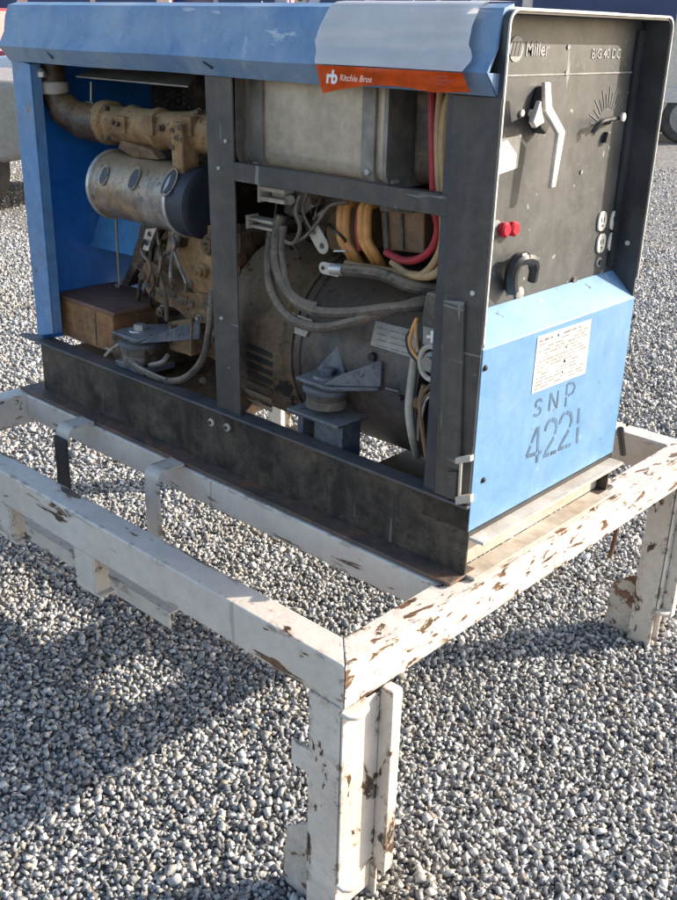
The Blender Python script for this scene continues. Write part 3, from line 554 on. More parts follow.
# four duplex outlets
for (u,v_) in ((601,221),(613,220),(600,243),(611,241)):
    c = onp(u,v_); b = BM(); pts = []
    for k in range(20):
        a = 2*math.pi*k/20; pts.append(c+Vector((0,.0165*math.copysign(abs(math.cos(a))**.7,math.cos(a)), .020*math.copysign(abs(math.sin(a))**.8,math.sin(a)))))
    prism(b, pts, (.004,0,0)); ol = pin('outlet', b, outlet_m, bevel=.001)
    b = BM()
    for dy in (-.005,.005): box(b, (XP+.0041,c.y+dy-.0012,c.z-.002),(XP+.0047,c.y+dy+.0012,c.z+.008))
    cyl(b, (XP+.0041,c.y,c.z-.009),(XP+.0047,c.y,c.z-.009), .0028, 8)
    part('outlet_slot', b, blk, parent=ol)
for (u,v_) in ((598,262),(610,260)):
    c = onp(u,v_); b = BM(); lathe(b, c, c+Vector((.004,0,0)), [(0,.011),(.7,.0105),(1,.007)], 14); br = pin('breaker_ring', b, ghost_m)
    b = BM(); cyl(b, c+Vector((.0041,0,0)), c+Vector((.008,0,0)), .0055, 10); part('breaker_button', b, blk, parent=br)
c = onp(573,280); b = BM(); cyl(b, c, c+Vector((.005,0,0)), .007, 10); pin('toggle_nut', b, rubber_m)
c = onp(622,268); b = BM(); cyl(b, c, c+Vector((.003,.008,0)), .003, 8); pin('toggle', b, ghost_m)
# light blue lower box with sloped top
b = BM(); zt,zp = .358,.407
sec = [(-.0595,zp),(-.0575,zp+.0015),(.0005,zt),(.0005,.0),(-.004,.0),(-.004,zt-.004),(-.0595,zp-.005)]
prism(b, [(x,.0005,z) for x,z in sec], (0,W_-.001,0)); lp = part('lower_panel', b, low_blue, bevel=.0015)
b = BM()
for (u,v_) in ((485,368),(634,316),(627,424),(483,480)):
    c = X(u,v_,.0007); bolt(b, (c.x,c.y,c.z), (1,0,0), .004, .004)
part('panel_screw', b, blk, parent=lp)
b = BM(); prism(b, [X(u,v_,.0008) for u,v_ in ((537.5,337),(591,319),(585,373),(531,394))], (.0008,0,0)); dp = part('data_plate', b, plate_m, parent=lp)
b = BM(); a = X(537.5,337,.0018); rnd = random.Random(4)
for r_ in range(15):
    z = .335-r_*.0068; y = .184
    while y < .36:
        l_ = rnd.uniform(.006,.03)
        if rnd.random() < .62: box(b, (.0017,y,z),(.00195,min(y+l_,.365),z+ (.0040 if r_==0 else .0022)))
        y += l_+.006
part('plate_print', b, small_ink, parent=lp)
b = BM()
for (u,v_,r_) in ((566,347,.0022),(564,361,.0035),(562,372,.0025),(558,335,.0028)): cyl(b, X(u,v_,.0017), X(u,v_,.0021), r_, 7)
part('plate_spot', b, dark_ink, parent=lp)
# stencilled SNP / 4221 as separate stencil strokes
def stroke(b, pts, wd):
    pts = [X(u,v_,.0008) for u,v_ in pts]
    for p_,q_ in zip(pts, pts[1:]):
        d = (q_-p_).normalized(); s = Vector((1,0,0)).cross(d)*wd/2; prism(b, [p_-s,q_-s*1.0,q_+s,p_+s], (.0004,0,0))
GL = {'4':[[(.72,0),(.72,.22)],[(.72,.30),(.72,1)],[(.62,.98),(.30,.60)],[(.24,.53),(.0,.27)],[(.0,.26),(.60,.26)],[(.80,.26),(1,.26)]],
  '2':[[(.02,.74),(.10,.90),(.38,1)],[(.52,1),(.86,.92),(.95,.74),(.84,.54)],[(.76,.46),(.10,.08)],[(.0,.02),(.42,.02)],[(.56,.02),(1,.02)]],
  '1':[[(.5,0),(.5,.46)],[(.5,.56),(.5,1)]],
  'S':[[(.95,.82),(.6,1),(.2,.95),(.05,.75),(.3,.56)],[(.5,.5),(.9,.35),(.85,.1),(.45,0),(.0,.12)]],
  'N':[[(.05,0),(.05,1)],[(.15,.9),(.85,.12)],[(.95,0),(.95,1)]],
  'P':[[(.1,0),(.1,.42)],[(.1,.5),(.1,1)],[(.2,1),(.75,.95),(.98,.75),(.75,.5),(.3,.46)]]}
b = BM()
for g,u0,u1,b0,b1,t0,t1,wd in (('4',526,541,466,461,430,425,.0085),('2',543.5,556,457,452,422,417,.0085),('2',558,571,450,445,415,410,.0085),('1',574,580,444,442,409,407,.0085),
        ('S',533.5,541,417,414,401,398,.0055),('N',548.5,557,411,408,393,390,.0055),('P',564.5,574,407,403,384,381,.0055)):
    for pl in GL[g]: stroke(b, [(u0+(u1-u0)*a_+2.0*t_, (b0+(b1-b0)*a_)*(1-t_)+(t0+(t1-t0)*a_)*t_) for a_,t_ in pl], wd)
part('stencil_lettering', b, dark_ink, parent=lp)

# ---- engine bay ----------------------------------------------------------
# exhaust elbow, clamp, manifold
b = BM(); tube(b, [Y(51,52,.075), Y(52,84,.075), Y(62,106,.085), Y(82,120,.11), Y(112,124,.14)], [.034,.034,.042,.047,.045], 24); elbow = part('exhaust_elbow', b, oily_m)
b = BM(); p0 = Y(52,86,.075); lathe(b, p0+Vector((0,0,-.018)), p0+Vector((0,0,.012)), [(0,.039),(.1,.042),(.9,.042),(1,.039)], 24); part('clamp', b, cream_m, parent=elbow)
b = BM(); c = Y(42,77,.03); lathe(b, c, c+Vector((0,0,.02)), [(0,.012),(.6,.012),(1,.006)], 12); part('clamp_bolt', b, bolt_m, parent=elbow)
b = BM(); a = Y(104,122,.14); c = Y(222,133,.14); c.z = a.z+.004
lathe(b, a, c, [(0,.040),(.0,.052),(.05,.055),(.09,.052),(.10,.043),(.25,.042),(.26,.047),(.30,.047),(.31,.043),(.5,.044),(.51,.049),(.55,.049),(.56,.043),(.8,.045),(.81,.05),(.86,.05),(.87,.044),(1,.044)], 22)
for u in (122,150,188,): 
    q_ = Y(u,112,.10); box(b, q_+Vector((-.02,-.01,-.05)), q_+Vector((.02,.02,-.01)))
noise_disp(b, .006, 40); man = part('exhaust_manifold', b, tan_m)
b = BM()
for u,v_ in ((106,108),(107,138),(113,122),(118,124),(160,128),(198,112)):
    q_ = Y(u,v_,.088); bolt(b, q_+Vector((0,.006,0)), (0,-1,0), .006, .012)
part('bolt', b, oily_m, parent=man)
b = BM(); prism(b, [Y(u,v_,.10) for u,v_ in ((120,140),(150,150),(158,160),(132,157),(118,148))], (0,.03,0)); noise_disp(b,.004,50); part('manifold_foot', b, dusty_m, bevel=.003)
# canister
b = BM(); a = Y(114,184,.12); c = Y(211,199,.12); c.z = a.z-.004; R_ = .081
lathe(b, a, c, [(0,.065),(.0,.074),(.012,R_+.004),(.04,R_+.004),(.045,R_),(.80,R_),(.99,R_-.004),(1,R_-.012)], 48); can = part('air_cleaner', b, canister_m, sm=30)
b = BM(); ax = (c-a).normalized(); lathe(b, a+ax*.0, a+ax*.012, [(0,R_+.0045),(.5,R_+.007),(1,R_+.0045)], 48); part('rim', b, bolt_m, parent=can); b = BM(); lathe(b, a+(c-a)*.80, a+(c-a)*.83, [(0,R_+.0042),(.5,R_+.007),(1,R_+.0042)], 48); part('rim', b, bolt_m, parent=can)
b = BM(); lathe(b, a+(c-a)*.831, a+(c-a)*.999, [(0,R_-.0015),(0.02,R_+.001),(.9,R_+.001),(1,R_-.008),(1.02,R_*.8),(1.05,R_*.3)], 48); part('end_band', b, mat('dark_blue_band', (.010,.015,.03), (.02,.03,.05), .5, dirt=(.06,.06,.06), dirt_amt=.4), parent=can)
b = BM()
for (u,v_,s_) in ((104,176,.9),(133,179,1.05),(167,183,1.3)):   # pressed oval dimples with raised rims
    q_ = Y(u,v_,.045); dz = q_.z-a.z; dz = max(-R_*.9,min(R_*.9,dz)); yy = .12-math.sqrt(R_*R_-dz*dz)
    nrm = Vector((0,yy-.12,dz)).normalized(); cc_ = Vector((q_.x,yy,q_.z)); e1 = Vector((1,0,0)); e2 = nrm.cross(e1)
    loop = [cc_+nrm*.0012+(e1*math.cos(t)*.016+e2*math.sin(t)*.026)*s_ for t in [2*math.pi*k/18 for k in range(19)]]
    tube(b, loop, .0022, 6, smooth=False)
part('pressed_rim', b, canister_m, parent=can)
b = BM()
for (u,v_,s_) in ((104,176,.9),(133,179,1.05),(167,183,1.3)):
    q_ = Y(u,v_,.045); dz = q_.z-a.z; yy = .12-math.sqrt(R_*R_-dz*dz)
    nrm = Vector((0,yy-.12,dz)).normalized(); cc_ = Vector((q_.x,yy,q_.z)); e1 = Vector((1,0,0)); e2 = nrm.cross(e1)
    loop = [cc_-nrm*.004+(e1*math.cos(t)*.013+e2*math.sin(t)*.022)*s_ for t in [2*math.pi*k/18 for k in range(18)]]
    prism(b, loop, nrm*.0062)
part('hollow_shade', b, blk, parent=can)  # black ovals stand in for the shade inside the dimples
b = BM(); a2 = Y(170,122,.075); c2 = Y(183,166,.075); box(b, a2, c2+Vector((0,.05,-.02))); nk = part('canister_neck', b, tan_m, bevel=.004)
b = BM()
for u,v_ in ((172,130),(176,138),(172,147),(180,128),(182,140)): cyl(b, Y(u,v_,.070), Y(u,v_,.0755), .006, 8)
part('bolt', b, oily_m, parent=nk)
# tilted baffle plate under the roof, hanging rod, dark bay fill
b = BM(); prism(b, [Y(76,76,.08), Y(94,66,.16), Y(203,68,.16), Y(188,86,.05)], (0,.0,-.003)); part('baffle_plate', b, strap_m)
b = BM(); tube(b, [Y(91,82,.12), Y(91,101,.12)], .0022, 6, smooth=False); cyl(b, Y(86,102,.12), Y(93,103,.12), .003, 6); part('hanging_stud', b, bolt_m)
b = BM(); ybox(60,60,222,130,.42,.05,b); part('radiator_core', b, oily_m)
b = BM()   # perforated guard: rows of small pale dots
rnd = random.Random(5)
for i in range(26):
    for j in range(9):
        u = 66+i*5.6; v_ = 70+j*6.2+ (i%2)*3
        if rnd.random() < .55: q_ = Y(u,v_,.415); cyl(b, q_, q_+Vector((0,.006,0)), rnd.uniform(.0018,.004), 6)
part('guard_stud', b, strap_m)
# engine block
def blob(name, prims, m, amp=.01, sc=18, cuts=3, **k):
    b = BM()
    for f in prims: f(b)
    bmesh.ops.subdivide_edges(b, edges=b.edges[:], cuts=cuts, use_grid_fill=True); noise_disp(b, amp, sc, len(name)); return part(name, b, m, **k)
eng = blob('engine_block', [lambda b: ypoly([(164,226),(240,232),(240,378),(196,352),(186,300),(160,262),(158,240)], .14, .25, b)], dusty_m, .016, 12)
blob('timing_cover', [lambda b: ypoly([(170,222),(222,226),(222,300),(205,298),(180,276),(165,252)], .105, .06, b)], tan_m, .012, 14)
blob('gear_housing', [lambda b: ypoly([(135,264),(152,262),(190,292),(222,296),(222,326),(190,322),(182,312),(150,298)], .10, .08, b)], dusty_m, .010, 20)
b = BM()
for u,v_,r_ in ((142,276,.010),(149,285,.008),(156,281,.009),(172,294,.009),(180,300,.011),(190,304,.008),(160,293,.007),(205,306,.010)): cyl(b, Y(u,v_,.092), Y(u,v_,.104), r_, 10)
part('casting_hole', b, oily_m)
blob('sump', [lambda b: ypoly([(150,300),(232,318),(236,420),(190,392),(150,366)], .20, .2, b)], oily_m, .012, 14)
blob('starter', [lambda b: ypoly([(168,322),(192,318),(191,356),(170,350)], .085, .08, b)], dusty_m, .005, 25)
blob('front_accessory', [lambda b: ypoly([(142,226),(160,224),(160,268),(150,276),(140,262),(128,285),(122,282),(135,250)], .16, .1, b)], oily_m, .010, 25)
blob('upper_engine', [lambda b: ypoly([(150,140),(236,150),(236,235),(150,228)], .26, .15, b)], oily_m, .014, 16)
b = BM()   # chrome-like perforated bracket
prism(b, [Y(u,v_,.13) for u,v_ in ((146,229),(157,228),(153,242),(148,251),(141,249))], (0,.004,0)); hb = part('bright_bracket', b, bolt_m)
b = BM()
for u,v_ in ((150,234),(147,243)): cyl(b, Y(u,v_,.1285), Y(u,v_,.1299), .007, 8)
part('bracket_hole', b, blk, parent=hb)
b = BM(); tube(b, [Y(116,211,.14), Y(117,240,.14), Y(120,285,.14)], .0038, 8); part('dipstick_tube', b, strap_m)
b = BM(); tube(b, [Y(180,228,.085), Y(176,246,.075), Y(162,258,.07), Y(160,276,.07), Y(166,300,.07), Y(167,320,.08)], .0058, 8); part('wire_harness', b, cable_m)
b = BM(); tube(b, [Y(160,228,.12), Y(152,250,.12), Y(150,275,.12)], .008, 8); tube(b, [Y(156,226,.15), Y(144,262,.16), Y(138,300,.16)], .006, 8); part('fuel_line', b, oily_m)
b = BM()
for u,v_ in ((111,290),(118,287)): lathe(b, Y(u,v_,.2), Y(u,v_,.2)+Vector((0,-.006,.006)), [(0,.005),(1,.005)], 8)
part('clip', b, bolt_m)
# battery box
b = BM(); a0 = Y(52,353,.07); c0 = Y(102,378,.07)
box(b, (-1.448,.055,.06),(-1.20,.235,.168)); bb = part('battery_box', b, rustbox_m, bevel=.004)
b = BM(); box(b, (-1.458,.048,.1685),(-1.18,.25,.179)); part('lid', b, rusttop_m, parent=bb, bevel=.002)
b = BM(); cyl(b, Y(95,312,.04), Y(97,345,.04), .002, 6); part('hold_down_rod', b, rusty)
blob('debris_pad', [lambda b: box(b, (-1.16,.03,.06),(-1.03,.22,.12))], oily_m, .014, 30)
# engine mount (left)
def mount(u,v0,v1,y,r, name='engine_mount'):
    a = Y(u,v1,y); t = Y(u,v0,y); a.x = t.x = (a.x+t.x)/2
    b = BM(); lathe(b, a, t, [(0,r*.9),(.05,r),(.45,r*.95),(.5,r*.88),(.55,r*.95),(.95,r),(1,r*.9)], 28); m_ = part(name, b, rubber_m, sm=30)
    b = BM(); lathe(b, t+Vector((0,0,.0005)), t+Vector((0,0,.010)), [(0,r*1.15),(.7,r*1.15),(1,r*1.05)], 28); part('washer', b, mount_m, parent=m_)
    b = BM(); lathe(b, t+Vector((0,0,.0105)), t+Vector((0,0,.017)), [(0,r*.62),(1,r*.55)], 20); lathe(b, t+Vector((0,0,.0175)), t+Vector((0,0,.034)), [(0,r*.34),(.8,r*.34),(1,r*.24)], 6); part('nut', b, strap_m, parent=m_)
    return m_
mount(141,344,362,.05,.048)
b = BM(); prism(b, [Y(u,v_,.02) for u,v_ in ((120,330),(138,316),(168,306),(183,314),(182,326),(156,343),(132,346),(121,340))], (0,.09,0)); 
b.free(); b = BM(); t = Y(141,342,.05)
prism(b, [(t.x-.055,.0,t.z+.018),(t.x+.055,-.002,t.z+.018),(t.x+.085,.07,t.z+.03),(t.x+.17,.13,t.z+.03),(t.x+.05,.16,t.z+.03),(t.x-.05,.10,t.z+.018)], (0,0,.009))
prism(b, [(t.x+.056,-.001,t.z+.018),(t.x+.175,.10,t.z+.035),(t.x+.175,.10,t.z+.085),(t.x+.10,.05,t.z+.05)], (0,.006,0)); part('mount_arm', b, mount_m, bevel=.003)
b = BM(); lathe(b, (t.x,.05,t.z+.0275),(t.x,.05,t.z+.033),[(0,.030),(1,.028)],20); lathe(b, (t.x,.05,t.z+.0335),(t.x,.05,t.z+.048),[(0,.016),(.8,.016),(1,.012)],6); part('mount_nut', b, bolt_m)
b = BM(); box(b, (t.x-.06,.0085,.057),(t.x+.06,.11,t.z-.052) if t.z-.052>.06 else (t.x+.06,.11,.064)); part('mount_pad', b, mount_m, bevel=.002)
b = BM(); tube(b, [Y(122,345,.03), Y(132,362,.01), Y(150,374,.01), Y(170,381,.02), Y(188,376,.03), Y(203,358,.04), Y(209,330,.05), Y(211,305,.07), Y(212,292,.09)], .0085, 10); part('hose', b, cable_m)
b = BM(); tube(b, [Y(124,352,.02), Y(135,364,.005), Y(150,372,.005), Y(166,379,.01)], .003, 8); tube(b, [Y(150,365,.03), Y(162,362,.02), Y(168,355,.04)], .006, 8); part('spring_clip', b, strap_m)
b = BM(); tube(b, [Y(105,356,.03), Y(113,348,.03), Y(121,343,.03)], .004, 6); tube(b, [Y(106,348,.04), Y(116,352,.04)], .003, 6); part('battery_strap', b, ledge_m)
# fuel tank with straps
def tank_outline(x0,x1,z0,z1,r,n=6):
    o = []
    for cx,cz,a0 in ((x1-r,z1-r,0),(x0+r,z1-r,90),(x0+r,z0+r,180),(x1-r,z0+r,270)):
        for k in range(n+1):
            a = math.radians(a0+90*k/n); o.append((cx+r*math.cos(a), cz+r*math.sin(a)))
    return o
tx0,tx1 = Y(243,120,.07).x, Y(392,120,.07).x; ty0 = .06
def htank(b, x0,x1,y0,y1,z0,z1,r):   # box with rounded vertical and lower edges
    prism(b, [(x0,y,z) for y,z in tank_outline(y0,y1,z0,z1,r)], (x1-x0,0,0))
b = BM(); htank(b, tx0,tx1,.06,.50,.600,.82,.035); tk = part('fuel_tank', b, tank_m, sm=40)
b = BM(); htank(b, tx0-.006,tx0+.006,.054,.506,.594,.826,.035); htank(b, tx1-.006,tx1+.004,.054,.506,.594,.826,.035); htank(b, tx0+.016,tx0+.022,.056,.504,.596,.824,.035); part('seam', b, strap_m, parent=tk, sm=40)
for u0,u1 in ((251,263),(363,376)):
    xa,xb = Y(u0,120,.055).x, Y(u1,120,.055).x; b = BM(); htank(b, xa,xb,.052,.508,.592,.828,.036); s_ = part('strap', b, strap_m, parent=tk, sm=40)
    b = BM(); q_ = Y((u0+u1)/2-1, 165 if u0<300 else 172, .052); cyl(b, q_+Vector((0,.003,0)), q_+Vector((0,-.006,0)), .006, 6); part('strap_bolt', b, cream_m, parent=s_)
b = BM(); prism(b, [Y(u,v_,.07) for u,v_ in ((382,84),(388,84),(388,174),(393,184),(388,184),(382,172))], (0,.02,0)); part('tank_bracket', b, cream_m)
b = BM(); htank(b, tx1+.03, -.14, .10,.48,.605,.86,.03); part('control_box', b, oily_m, sm=40, bevel=.004)
b = BM(); tube(b, [(-1.0,.0,0),(-1.0,.0,.001)], .001, 4); b.free()
# vertical cables near the front post
def cab(name, pts, r, m, **k):
    b = BM(); tube(b, [Y(*p_) for p_ in pts], r, 10); return part(name, b, m, **k)
cab('red_cable', [(432,88,.06),(432,120,.05),(433,165,.05),(434,205,.05),(438,228,.06),(432,248,.07),(418,259,.08),(402,260,.09),(386,252,.10)], .0075, red_m)
cab('tan_cable', [(441,88,.05),(438,130,.045),(439,180,.045),(443,225,.05),(440,250,.06),(428,270,.07),(412,276,.08),(392,262,.10)], .0070, tancab)
cab('tan_cable', [(452,92,.05),(446,110,.045),(443,150,.045),(445,200,.05),(449,232,.05),(444,262,.06),(428,276,.07),(380,270,.10),(345,264,.08)], .0085, tancab)
cab('tan_cable', [(456,150,.035),(452,175,.03),(447,195,.03),(451,230,.04),(449,262,.05)], .0045, tancab)
cab('brown_wire', [(448,88,.08),(451,140,.07),(450,180,.07),(453,240,.07),(446,275,.07)], .005, brown_m)
# mid shelf with rectifier parts
b = BM(); box(b, (-.635,.16,.545),(-.10,.45,.551)); part('mid_shelf', b, oily_m)
b = BM(); ypoly([(326,208),(358,206),(360,252),(330,250),(325,232)], .12, .1, b); part('reactor_core', b, brown_m, bevel=.004)
b = BM(); ypoly([(380,208),(424,212),(424,254),(383,250)], .12, .1, b); cr = part('reactor_core', b, brown_m, bevel=.003)
b = BM(); ypoly([(380,206),(412,208),(412,213),(380,211)], .112, .02, b); ypoly([(382,213),(386,213),(388,249),(384,249)], .112, .008, b); ypoly([(400,214),(402,214),(403,250),(401,250)], .114, .006, b); part('core_frame', b, rubber_m, parent=cr)
def coil(cx, dx, m):
    b = BM(); pts = [(cx+6,202),(cx-5,206),(cx-7,222),(cx-6,240),(cx+2,254),(cx+8,264)]
    tube(b, [Y(u-2.6,v_,y) for (u,v_),y in zip(pts, (.14,.10,.085,.085,.095,.12))], .0088, 10); tube(b, [Y(u+3.2,v_+1,y+.004) for (u,v_),y in zip(pts, (.14,.10,.085,.085,.095,.12))], .0088, 10); part('coil', b, m)
coil(350,0,coil_m); coil(371,0,coil_m)
b = BM(); tube(b, [Y(359,210,.09), Y(357,232,.083), Y(360,250,.09)], .005, 8); part('coil_tie', b, red_m)
def cchan(u0,v0,u1,v1,y, name='terminal_block'):
    b = BM(); a = Y(u0,v0,y); c = Y(u1,v1,y); h = (a.z-c.z)
    box(b, (a.x,y,a.z),(c.x,y+.03,a.z-h*.3)); box(b, (a.x,y,c.z+h*.3),(c.x,y+.03,c.z)); box(b,(a.x+.012,y+.022,a.z-h*.3),(c.x-.004,y+.029,c.z+h*.3)); box(b, (a.x-.006,y-.003,a.z+.004),(a.x,y+.032,c.z-.004))
    return part(name, b, cream_m, bevel=.0015)
cchan(260,186,284,205,.06); cchan(248,217,272,232,.05)
blob('switch_gear', [lambda b: ypoly([(285,186),(308,190),(312,206),(300,222),(284,212)], .09, .06, b)], oily_m, .006, 40)
blob('dark_bracket', [lambda b: ypoly([(308,196),(345,200),(330,214),(322,240),(306,232),(300,214)], .12, .05, b)], oily_m, .006, 30)
b = BM(); lathe(b, Y(290,200,.088), Y(290,200,.075), [(0,.014),(.6,.014),(1,.010)], 12); part('switch_nut', b, strap_m)
def strip(name, u0,v0,u1,v1,wd,y, m, hole=True):
    a = Y(u0,v0,y); c = Y(u1,v1,y); d = (c-a).normalized(); s = Vector((d.z,0,-d.x))*wd; b = BM()
    pts = [a-s,a+s]+[c+s*math.cos(t)+d*wd*math.sin(t) for t in [math.pi*k/6 for k in range(7)]]; prism(b, pts, (0,.004,0)); o = part(name, b, m, bevel=.0008)
    if hole: b = BM(); cyl(b, c+Vector((0,-.0005,0)), c+Vector((0,-.0015,0)), wd*.35, 10); part('stud_hole', b, oily_m, parent=o)
    return o
strip('bus_strip', 312,228,322,246,.017,.065, cream_m)
strip('cable_lug', 338,271,323,268,.0125,.045, bolt_m)
b = BM(); tube(b, [Y(332,269,.05), Y(344,270,.05)], .012, 12); part('lug_crimp', b, bolt_m)
cab('dusty_cable', [(344,270,.052),(380,274,.06),(410,286,.07),(436,290,.10)], .0125, cable_m)
cab('dusty_cable', [(282,216,.06),(276,240,.05),(277,268,.04),(290,296,.03),(315,311,.03),(350,313,.03),(385,309,.03),(418,306,.06),(438,304,.11)], .0115, cable_m)
cab('dusty_cable', [(272,232,.06),(268,262,.05),(272,292,.035),(290,318,.025),(320,328,.025),(352,322,.025),(385,311,.035),(412,304,.06),(436,296,.11)], .0105, cable_m)
cab('dusty_cable', [(284,226,.05),(282,250,.045),(288,285,.035),(300,300,.03),(318,306,.035)], .0075, cable_m)
cab('thin_wire', [(300,196,.06),(296,212,.05),(300,228,.05),(294,243,.05),(284,240,.05),(280,226,.05)], .0045, cable_m)
cab('thin_wire', [(348,203,.08),(330,206,.07),(318,222,.06),(306,236,.055),(292,244,.055)], .0035, cable_m)
cab('thin_wire', [(309,188,.07),(303,212,.06),(314,234,.06)], .003, rubber_m)
cab('thin_wire', [(334,251,.06),(346,251,.06)], .0025, bolt_m)
rq = random.Random(12)
for k in range(9):
    u = rq.uniform(262,330); v_ = rq.uniform(188,225); pts = [(u,v_,.10)]
    for _ in range(3): u += rq.uniform(-16,20); v_ += rq.uniform(4,20); pts.append((u,v_,rq.uniform(.06,.10)))
    pts[-1] = (pts[-1][0],pts[-1][1],.24); pts[0] = (pts[0][0],pts[0][1],.2)
    cab('thin_wire', pts, rq.uniform(.0016,.0038), rq.choice([cable_m, rubber_m, brown_m, blk, strap_m]))
for k in range(6):
    u = rq.uniform(140,190); v_ = rq.uniform(222,240); pts = [(u,v_,.10)]
    for _ in range(4): u += rq.uniform(-10,10); v_ += rq.uniform(12,24); pts.append((u,v_,rq.uniform(.05,.09)))
    pts[-1] = (pts[-1][0],pts[-1][1],.22); pts[0] = (pts[0][0],pts[0][1],.2)
    cab('engine_pipe', pts, rq.uniform(.002,.005), rq.choice([cable_m, oily_m, brown_m, rusty, strap_m]))
for (u,v_,r_,m_) in ((176,240,.020,oily_m),(206,246,.026,dusty_m),(198,272,.016,tan_m),(172,342,.016,oily_m),(214,338,.022,oily_m),(226,262,.015,brown_m),(160,312,.018,oily_m)):
    b = BM(); c = Y(u,v_,.085); lathe(b, c+Vector((0,.05,0)), c+Vector((0,-.008,0)), [(0,r_),(.7,r_),(.72,r_*.7),(.9,r_*.7),(.92,r_*.35),(1,r_*.3)], 18); part('engine_boss', b, m_)
for (u,v_) in ((176,232),(218,232),(218,286),(190,284),(172,256),(200,318),(216,318),(228,350),(204,380)):
    b = BM(); bolt(b, Y(u,v_,.10), (0,-1,0), .006, .012); part('bolt', b, strap_m)
# generator shell
gx0,gx1 = -.70,-.185; gy,gz,gr = .27,.205,.205
b = BM(); lathe(b, (gx0+.16,gy,gz),(gx1,gy,gz), [(0,gr-.012),(.01,gr),(.06,gr),(.065,gr-.004),(.90,gr-.004),(.905,gr+.003),(.99,gr+.003),(1,gr-.01)], 72); gs = part('generator_shell', b, drum_m, sm=30)
b = BM(); lathe(b, (gx0-.09,gy,gz),(gx0+.159,gy,gz), [(0,.17),(.06,.20),(.14,.212),(.5,.215),(.9,.215),(.93,.208),(1,.208)], 56); noise_disp(b,.004,14); bh = part('bell_housing', b, bell_m, sm=30)
b = BM()
def onshell(u,v_,r=gr+.0005):
    y = .1
    for _ in range(12):
        q_ = Y(u,v_,y); dz = max(-r*.999,min(r*.999,q_.z-gz)); y = .5*y+.5*(gy-math.sqrt(r*r-dz*dz))
    return Y(u,v_,y)
def slotpt(u,v_):
    q_ = onshell(u,v_,.2158); return q_+Vector((0,q_.y-gy,q_.z-gz)).normalized()*.0005
for k in range(7):
    v0 = 346+k*9; b = BM()
    prism(b, [slotpt(247,v0-3), slotpt(247,v0+1.5), slotpt(262,v0+8), slotpt(272,v0+12.5), slotpt(272,v0+8), slotpt(262,v0+3.5)], (0,.002,.001)); part('vent_slot', b, blk, parent=bh)
def shellpatch(name, quad, m, parent, n=6):
    b = BM(); g = []
    for i in range(n+1):
        row = []
        for j in range(n+1):
            s,t_ = i/n, j/n; (a0,a1),(b0,b1),(c0,c1),(d0,d1) = quad
            u = (a0*(1-s)+b0*s)*(1-t_)+(d0*(1-s)+c0*s)*t_; v_ = (a1*(1-s)+b1*s)*(1-t_)+(d1*(1-s)+c1*s)*t_
            q_ = onshell(u,v_); row.append(b.verts.new(q_+ (q_-Vector((q_.x,gy,gz))).normalized()*.002))
        g.append(row)
    for i in range(n):
        for j in range(n): b.faces.new((g[i][j],g[i+1][j],g[i+1][j+1],g[i][j+1]))
    bmesh.ops.solidify(b, geom=b.faces[:], thickness=.0008); return part(name, b, m, parent=parent)
sl1 = shellpatch('shell_label', [(376,321),(416,331),(413,358),(371,345)], label_m, gs)
shellpatch('shell_label', [(282,309),(313,320),(312,330),(278,318)], label_m, gs); shellpatch('shell_label', [(276,318),(309,331),(306,337),(273,325)], label_m, gs)
b = BM()
for k in range(4):
    for (u0,u1) in ((378,388),(391,400),(402,412)):
        p0 = onshell(u0,327+k*6+(u0-376)*.27); p1 = onshell(u1,327+k*6+(u1-376)*.27); off = Vector((0,-.0032,.0012)); tube(b, [p0+off,p1+off], .0007, 4, smooth=False)
part('label_print', b, small_ink, parent=gs)
b = BM(); q_ = onshell(372,357); lathe(b, q_+Vector((0,.004,0)), q_+Vector((0,-.004,0)), [(0,.010),(1,.009)], 12); q_ = onshell(400,398); lathe(b, q_+Vector((0,.004,0)), q_+Vector((0,-.006,0)), [(0,.007),(1,.006)], 12); part('shell_plug', b, blk, parent=gs)
b = BM(); tube(b, [onshell(386,388)+Vector((0,-.002,0)), onshell(399,391)+Vector((0,-.002,0))], .0018, 6); part('scratch_strip', b, strap_m, parent=gs)
b = BM(); pts = [onshell(u,v_,gr+.006) for u,v_ in ((416,340),(414,362),(411,385),(409,410),(412,435),(417,456))]; tube(b, pts, .0085, 10); part('end_ring_cable', b, ledge_m)
# generator mount
q_ = Y(327,382,.03)
b = BM(); mt = mount(327,389,405,.045,.046)
t = Y(327,387,.045)
b = BM(); prism(b, [(t.x-.05,.0,t.z+.013),(t.x+.045,-.003,t.z+.013),(t.x+.13,.06,t.z+.02),(t.x+.09,.12,t.z+.02),(t.x-.06,.11,t.z+.013)], (0,0,.008))
prism(b, [(t.x+.03,-.002,t.z+.022),(t.x+.135,.06,t.z+.03),(t.x+.13,.065,t.z+.085),(t.x+.055,.02,t.z+.045)], (0,.006,0)); prism(b, [(t.x-.05,.06,t.z+.022),(t.x+.04,.06,t.z+.022),(t.x+.0,.075,t.z+.085)], (0,.005,0)); part('mount_arm', b, mount_m, bevel=.002)
b = BM(); lathe(b, (t.x,.045,t.z+.022),(t.x,.045,t.z+.028),[(0,.032),(1,.029)],20); lathe(b, (t.x,.045,t.z+.0285),(t.x,.045,t.z+.042),[(0,.017),(.8,.017),(1,.012)],6); part('mount_nut', b, mount_m)
tb = Y(327,410,.045).z
b = BM(); box(b, (t.x-.075,-.002,tb-.012),(t.x+.075,.10,tb-.004)); box(b, (t.x-.022,.03,-.09),(t.x+.06,.09,tb-.0125)); box(b, (t.x-.07,.028,-.09),(t.x-.055,.095,tb-.0125)); part('mount_pedestal', b, mount_m, bevel=.002)
